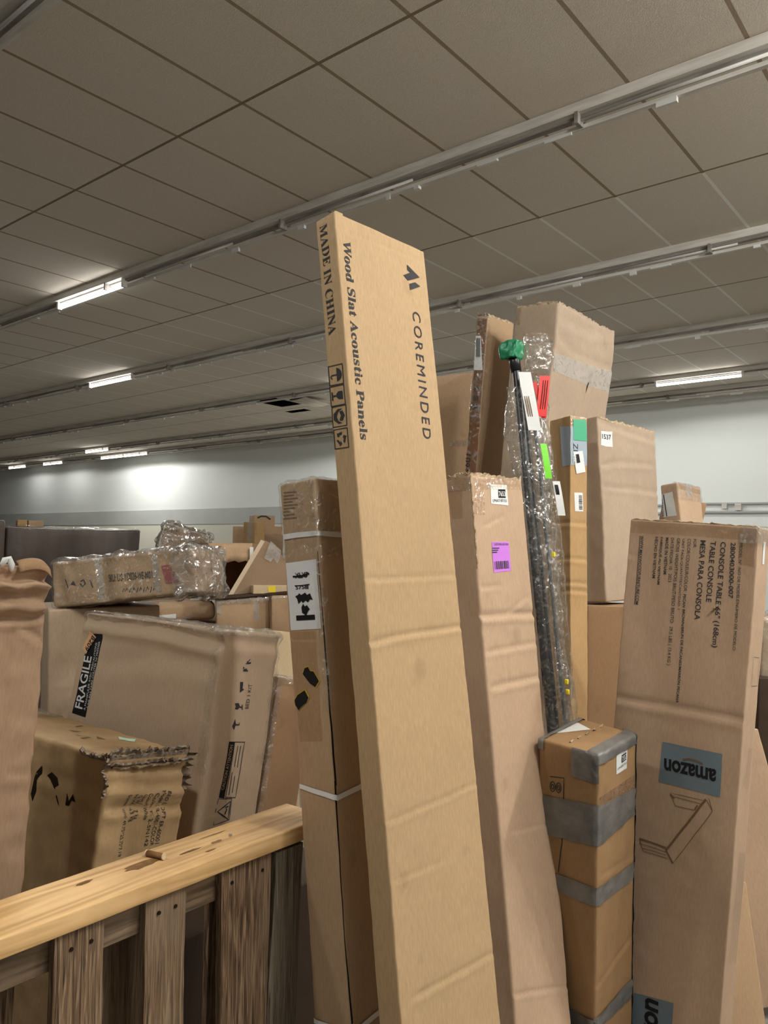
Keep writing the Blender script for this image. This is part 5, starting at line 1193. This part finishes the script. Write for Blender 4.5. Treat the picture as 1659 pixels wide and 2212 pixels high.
db.shell('plastic_wrap', 'film_milky', (-.01, -.01, db.d[2] - .02), (db.d[0] + .01, .05, db.d[2] + .01), .003, .008, 20, .016)
cr = C('crinkle', 'wrapped_box', 'kraft_grey', 'tilted box in crinkled shiny plastic at the top of the left pile', 'box', r=.012, amp=.012, freq=5, res=.02, fine=.004)
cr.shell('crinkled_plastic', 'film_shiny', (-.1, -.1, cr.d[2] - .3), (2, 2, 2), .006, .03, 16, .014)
C('lightpanel', 'cardboard_box', 'kraft_tan', 'thin pale box standing left of the small taped carton, far back', 'box', r=.004, amp=.001, res=.05)
C('tapesm', 'cardboard_box', 'kraft_golden', 'small golden box with tape strips, standing behind the open box', 'box', r=.004, amp=.002, res=.05)
C('sideB', 'cardboard_box', 'kraft_dull', 'brown box behind the tilted board with the pale edge', 'box', r=.004, amp=.002, res=.05)
C('sideA', 'cardboard_box', 'kraft_tan', 'small flat box below the box with the curved arrow print', 'box', r=.004, amp=.001, res=.04)
C('smile', 'cardboard_box', 'kraft_tan', 'small box with a printed curved arrow, topmost on the far pile', 'box', r=.004, amp=.001, res=.04)
C('yellow', 'cardboard_box', 'kraft_pale', 'flat pale box with a yellow tag, below the tilted board', 'box', r=.004, amp=.002, res=.03)
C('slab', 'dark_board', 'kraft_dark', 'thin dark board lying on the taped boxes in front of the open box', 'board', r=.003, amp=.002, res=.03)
dl = C('darklong', 'wrapped_block', 'dark_wrap', 'long dark brown wrapped block at the far left', 'wrapped furniture', r=.02, amp=.01, res=.05, fine=.004)
dl.shell('plastic_wrap', 'film', (-.1, -.1, dl.d[2] - .03), (2, .2, 2), .005, .015, 8, .04)
C('darkend', 'wrapped_block', 'dark_wrap', 'dark wrapped block cut by the left edge, slightly higher than its neighbour', 'wrapped furniture', r=.02, amp=.008, res=.05)
C('lilA', 'cardboard_box', 'kraft_golden', 'tiny box on the long dark block, left of two', 'box', r=.004, amp=.001, res=.03)
C('lilB', 'cardboard_box', 'kraft_tan', 'tiny box on the long dark block, right of two', 'box', r=.004, amp=.001, res=.03)

# box with its front open
def open_carton():
    o, R, d = FRAMES['openbox']
    Mx = Matrix(((R[0][0], R[0][1], R[0][2], o[0]), (R[1][0], R[1][1], R[1][2], o[1]), (R[2][0], R[2][1], R[2][2], o[2]), (0, 0, 0, 1)))
    w, dp, h = d; t = .005
    mb = MB(); mb.box((0, 0, 0), (w, dp, t)); mb.box((0, 0, h - t), (w, dp, h)); mb.box((0, 0, t), (t, dp, h - t)); mb.box((w - t, 0, t), (w, dp, h - t)); mb.box((t, dp - t, t), (w - t, dp, h - t))
    root = mb.build('open_cardboard_box', 'kraft_brown'); root.matrix_world = Mx
    tag(root, 'open empty box showing its dark inside, next to the tilted board', 'box')
    vs = []; fs = []
    n = 12
    for i in range(n + 1):
        u = w * i / n
        for z in (h, h - .03, h - .065, h - .098 + .006 * math.sin(i * 2.1)):
            vs.append((u, -.004 - .02 * (h - z) / .1 + .003 * math.sin(i * 1.3), z))
    for i in range(n):
        for k in range(3): fs.append((4 * i + k, 4 * i + k + 1, 4 * i + k + 5, 4 * i + k + 4))
    f = link_mesh('flap', vs, fs, 'kraft_tan', root, True); m = f.modifiers.new('thick', 'SOLIDIFY'); m.thickness = .004
    vs = [(w, 0, .0), (w + .022, -.03, .01), (w + .022, -.03, h - .01), (w, 0, h)]
    f = link_mesh('side_flap', vs, [(0, 1, 2, 3)], 'kraft_tan', root); m = f.modifiers.new('thick', 'SOLIDIFY'); m.thickness = .004
    link_mesh('blue_sticker', [(-.0015, .22, h - .06), (-.0015, .10, h - .06), (-.0015, .10, h - .10), (-.0015, .22, h - .10)], [(0, 1, 2, 3)], 'bluesticker', root)
    link_mesh('white_tape', [(w - .02, -.0262, .19), (w, -.0262, .19), (w, -.0262, .26), (w - .02, -.0262, .26)], [(0, 1, 2, 3)], 'label', root)
open_carton()

# tilted board with a pale raw edge
def tilted_board():
    o, R, d = FRAMES['panel']
    Mx = Matrix(((R[0][0], R[0][1], R[0][2], o[0]), (R[1][0], R[1][1], R[1][2], o[1]), (R[2][0], R[2][1], R[2][2], o[2]), (0, 0, 0, 1)))
    P = [(0, .3288), (.03, .335), (.2, .29), (.245, .18), (.01, .004)]
    n = len(P); vs = [(x, 0, z) for x, z in P] + [(x, .03, z) for x, z in P]
    fs = [tuple(range(n)), tuple(range(2 * n - 1, n - 1, -1))] + [(i, i + n, (i + 1) % n + n, (i + 1) % n) for i in range(n)]
    root = link_mesh('tilted_board', vs, fs, 'kraft_dull'); root.matrix_world = Mx
    tag(root, 'brown board with a pale raw edge, tilted beside the open box', 'board')
    MB().box((-.004, -.004, .0), (.018, .032, .327)).build('raw_edge', 'cream', root)
    F = [(.044, .3536), (.1164, .3381), (.1323, .3017), (.1346, .269), (.1024, .2846), (.0997, .2603), (.0597, .2601), (.0515, .3123)]
    link_mesh('tape_shred', [(x, -.006 - .006 * (i % 2), z - .008) for i, (x, z) in enumerate(F)], [tuple(range(8))], 'paletape', root)
tilted_board()

# ------------------------------------------------------------ left box top scraps
def leftbox_scraps():
    d = lb.d
    lb.rim('torn_flap', 'kraft_rose', (d[0] - .16, .0, d[2] - .006), (d[0] + .01, .0, d[2] - .006), (.1, -.3, .6), .0, .012, 20, 61)
    for z in (.055, .078, .105, .12):                     # squashed folds around the top
        pass
    vs = []; fs = []
    n = 10
    for i in range(n + 1):
        t = i / n
        for j in range(3):
            vs.append(lb.surf((d[0] - .075 + .085 * t, .02, d[2])) + Vector((0, -.016 * j, .012 + .012 * math.sin(t * 3.1) - .012 * j * j * .6)))
    for i in range(n):
        for j in range(2): fs.append((3 * i + j, 3 * i + j + 1, 3 * i + j + 4, 3 * i + j + 3))
    f = lb.part('folded_flap', 'kraft_brown', vs, fs); m = f.modifiers.new('thick', 'SOLIDIFY'); m.thickness = .003
    mb = MB(); c = lb.surf((d[0] - .105, 0, d[2]))
    mb.tube([c + Vector((-.012, 0, -.004)), c + Vector((-.004, -.004, .014)), c + Vector((.006, -.003, .020)), c + Vector((.012, 0, .004)), c + Vector((.015, 0, -.012))], [.004, .008, .005, .009, .003], 8)
    lb.part('plastic_wisp', 'label', mb.v, mb.f)
leftbox_scraps()

# ------------------------------------------------------------ pallet on edge
def pallet():
    root = bpy.data.objects.new('wooden_pallet', None); COL.objects.link(root); root.location = (-1.42, .7, 0)
    tag(root, 'weathered wooden pallet standing on edge with a fresh pine rail on top', 'pallet')
    O = Vector((-1.42, .7, 0))
    def part(name, a, b, mat, bev=.002):
        mb = MB().box(Vector(a) - O, Vector(b) - O, bev); return mb.build(name, mat, root)
    # fresh two-by-six rail
    d = (.148, 1.465 + .35, .038); vs, fs = lattice(d, .004, .02)
    vs = [rounded(p, d, .004) + Vector((-1.508, -.35, .982)) - O + Vector((0, 0, .0012 * noise.noise(p * 9))) for p in vs]
    rail = link_mesh('rail', vs, fs, 'pine', root, True)
    def blot(name, pts, mat, z=1.0212):
        return link_mesh(name, [Vector((x, y, z)) - O for x, y in pts], [tuple(range(len(pts)))], mat, rail)
    rnd = random.Random(3)
    for cx, cy, a, b in ((-1.445, .985, .016, .05), (-1.43, 1.10, .004, .03), (-1.47, 1.19, .003, .05), (-1.455, .86, .006, .02), (-1.43, 1.17, .006, .02), (-1.40, 1.13, .003, .02)):
        blot('stain', [(cx + a * math.cos(t) * rnd.uniform(.6, 1.1), cy + b * math.sin(t) * rnd.uniform(.6, 1.1)) for t in [2 * math.pi * i / 14 for i in range(14)]], 'knot')
    MB().tube([Vector((-1.434, 1.214, 1.021)) - O, Vector((-1.434, 1.214, 1.025)) - O], .004, 10).build('screw_head', 'metal', rail)
    # upright deck boards
    def slat(y0, y1, yb0, yb1, mat, z0=.06, z1=.981, seed=0, th=.020, x=-1.374):
        n = 60; m = 8; vs = []; fs = []
        for k in range(n + 1):
            t = k / n; z = z1 + (z0 - z1) * t
            tb = min(1.0, (z1 - z) / .40)
            for s_ in (0, 1):
                for j in range(m + 1):
                    q = j / m
                    y = (y0 + (yb0 - y0) * tb) * (1 - q) + (y1 + (yb1 - y1) * tb) * q
                    e = .002 * noise.noise(Vector((seed, z * 9, q * 3)))
                    if j in (0, m): y += .0025 * noise.noise(Vector((seed + 5, z * 14, j)))
                    vs.append(Vector((x - th * s_ + e - (.002 if j in (0, m) and s_ == 0 else 0), y, z)) - O)
        W = 2 * (m + 1)
        for k in range(n):
            for j in range(m):
                a = k * W + j; fs.append((a, a + 1, a + W + 1, a + W))
                b = k * W + m + 1 + j; fs.append((b, b + W, b + W + 1, b + 1))
            for j in (0, m):
                a = k * W + j; b = k * W + m + 1 + j; fs.append((a, a + W, b + W, b) if j == 0 else (a, b, b + W, a + W))
        for k in (0, n):
            for j in range(m):
                a = k * W + j; b = a + m + 1; fs.append((a, b, b + 1, a + 1) if k == 0 else (a, a + 1, b + 1, b))
        return link_mesh('slat', vs, fs, mat, root)
    slat(.575, .661, .578, .664, 'old_slat', seed=1)
    slat(.757, .857, .764, .861, 'old_slat', seed=2)
    slat(.948, 1.047, .957, 1.049, 'old_slat', seed=3)
    slat(1.142, 1.290, 1.150, 1.284, 'old_slat', seed=4)
    slat(1.308, 1.394, 1.284, 1.381, 'grey_slat', seed=5, z1=.970)
    slat(.36, .46, .36, .46, 'old_slat', seed=6)
    for y0, y1 in ((.30, .42), (.62, .74), (.90, 1.02), (1.20, 1.32)):
        slat(y0, y1, y0, y1, 'old_slat', seed=y0 * 20, x=-1.485, z1=.95)
    part('stringer', (-1.482, .0, .908), (-1.396, 1.405, .980), 'old_stringer')
    part('stringer', (-1.482, .0, .0), (-1.396, 1.405, .09), 'old_stringer')
    for y in (.79, .83, .98, 1.02, 1.17, 1.26):
        MB().tube([Vector((-1.3745, y, .945)) - O, Vector((-1.3715, y, .945)) - O], .004, 8).build('nail_head', 'dark', root)
pallet()
peg = MB().tube([(-1.476, 1.019, 1.0275), (-1.434, 1.030, 1.0275)], .0062, 12).build('wooden_peg', 'knot', None, True)
tag(peg, 'short brown peg with pale ends lying on the pine rail', 'peg')
for a, b in (((-1.476, 1.019), (-1.4785, 1.0183)), ((-1.434, 1.030), (-1.4315, 1.0307))):
    MB().tube([(*a, 1.0275), (*b, 1.0275)], .0066, 12).build('pale_end', 'cream', peg)

# ------------------------------------------------------------ bag of poles
def pole_bag():
    A = Vector((-1.66, 2.905, 2.50)); Bm = Vector((-1.439, 2.799, 1.114))
    ax = (Bm - A).normalized(); s = (Vector((0, 0, 0)).z - A.z) / ax.z; F = A + ax * (s * .999)
    root = bpy.data.objects.new('bagged_poles', None); COL.objects.link(root); root.location = F
    tag(root, 'bundle of black poles in a clear plastic bag with green tape and red tags', 'pole bundle')
    rt = Vector((rgt.x, rgt.y, 0)); fw = Vector((-rgt.y, rgt.x, 0))
    def P(t, dx=0, dy=0):                      # t: 0 at the top, 1 on the floor
        return A.lerp(F, t) + rt * dx + fw * dy - F
    def pole(name, mat, dx, dy, r, t0, t1, n=30):
        pts = [P(t0 + (t1 - t0) * i / n, dx, dy) for i in range(n + 1)]
        return MB().tube(pts, r, 14).build(name, mat, root, True)
    pole('pole', 'pole_black', .0, .0, .018, -.01, .999)
    pole('pole', 'pole_black', .026, .03, .011, .06, .999)
    pole('pole', 'pole_grey', .056, -.004, .008, .08, .999)
    g = MB().tube([P(-.012, -.006), P(.022, .0)], [.026, .022], 14).build('grip', 'pole_black', root, True)
    # crumpled green tape cap
    vs, fs = lattice((.075, .07, .075), .012, .008)
    c = P(-.008, -.012) - Vector((.04, .035, .02))
    vs = [rounded(p, (.075, .07, .075), .012) + noise.noise_vector(p * 24) * .014 + noise.noise_vector(p * 60) * .008 + c for p in vs]
    link_mesh('green_tape', vs, fs, 'greentape', root, True)
    # sleeve
    def sleeve(name, mat, path, amp, f, n=18, m=110, cap=False):
        vs = []; fs = []
        for i in range(m + 1):
            u = i / m; k = u * (len(path) - 1); a = int(min(k, len(path) - 2)); w = k - a
            t, dx, dy, rx, ry = [path[a][q] * (1 - w) + path[a + 1][q] * w for q in range(5)]
            c = P(t, dx, dy)
            for j in range(n):
                q = 2 * math.pi * j / n
                v = c + rt * math.cos(q) * rx + fw * math.sin(q) * ry
                e = noise.noise(v * f + Vector((0, 0, 9))) * amp + noise.noise(v * f * 2.7) * amp * .5
                vs.append(v + (rt * math.cos(q) + fw * math.sin(q)) * e)
        for i in range(m):
            for j in range(n): fs.append((i * n + j, i * n + (j + 1) % n, (i + 1) * n + (j + 1) % n, (i + 1) * n + j))
        return link_mesh(name, vs, fs, mat, root, True)
    sleeve('plastic_sleeve', 'film_soft', [(.05, .0, 0, .045, .03), (.12, .015, 0, .085, .05), (.25, .025, 0, .075, .05), (.45, .035, 0, .055, .05), (.75, .035, 0, .055, .05), (.99, .03, 0, .06, .055)], .016, 9)
    sleeve('inner_bag', 'film', [(.09, .085, .01, .03, .03), (.25, .085, 0, .036, .035), (.6, .07, 0, .032, .04), (.99, .06, 0, .032, .04)], .012, 16)
    sleeve('bag_mouth', 'film_soft', [(-.045, .10, 0, .058, .03), (-.018, .105, 0, .066, .04), (.015, .085, 0, .05, .03), (.045, .09, 0, .024, .02), (.09, .085, 0, .034, .03)], .026, 14, 24, 50)
    def card(name, mat, t0, t1, xa, xb, sl, dy=-.06, bend=.004):
        vs = []; fs = []; n = 6
        for i in range(n + 1):
            u = i / n
            for x in (xa, xb): vs.append(P(t0 + (t1 - t0) * u, x + sl * u, dy - bend * math.sin(u * 3.1)))
        for i in range(n): fs.append((2 * i, 2 * i + 2, 2 * i + 3, 2 * i + 1))
        o = link_mesh(name, vs, fs, mat, root); m = o.modifiers.new('thick', 'SOLIDIFY'); m.thickness = .0008
        return o
    w = card('white_tag', 'label', .028, .128, -.004, .048, .018)
    for i in range(3): 
        o = card('tag_print', 'faint', .066, .105, .008 + .008 * i, .012 + .008 * i, .010, -.0625); o.parent = w
    card('red_tag', 'redtag', .044, .106, .052, .072, .024, -.05)
    r_ = card('red_tag', 'redtag', .034, .104, .085, .128, -.034, -.06)
    for i in range(3):
        o = card('tag_print', 'dark', .042, .092, .096 + .009 * i, .0985 + .009 * i, -.026, -.0625); o.parent = r_
    card('lime_tag', 'limetag', .150, .208, .058, .084, .008, -.055)
    l_ = card('stock_label', 'label', .212, .268, .092, .122, .008, -.055)
    o = card('label_code_block', 'black', .218, .236, .098, .112, .003, -.0575); o.parent = l_
    for t in (.335, .53, .545):
        vs, fs = lattice((.014, .012, .02), .004, .006)
        link_mesh('yellow_clip', [rounded(p, (.014, .012, .02), .004) + P(t, .055, -.055) for p in vs], fs, 'yellow', root, True)
pole_bag()
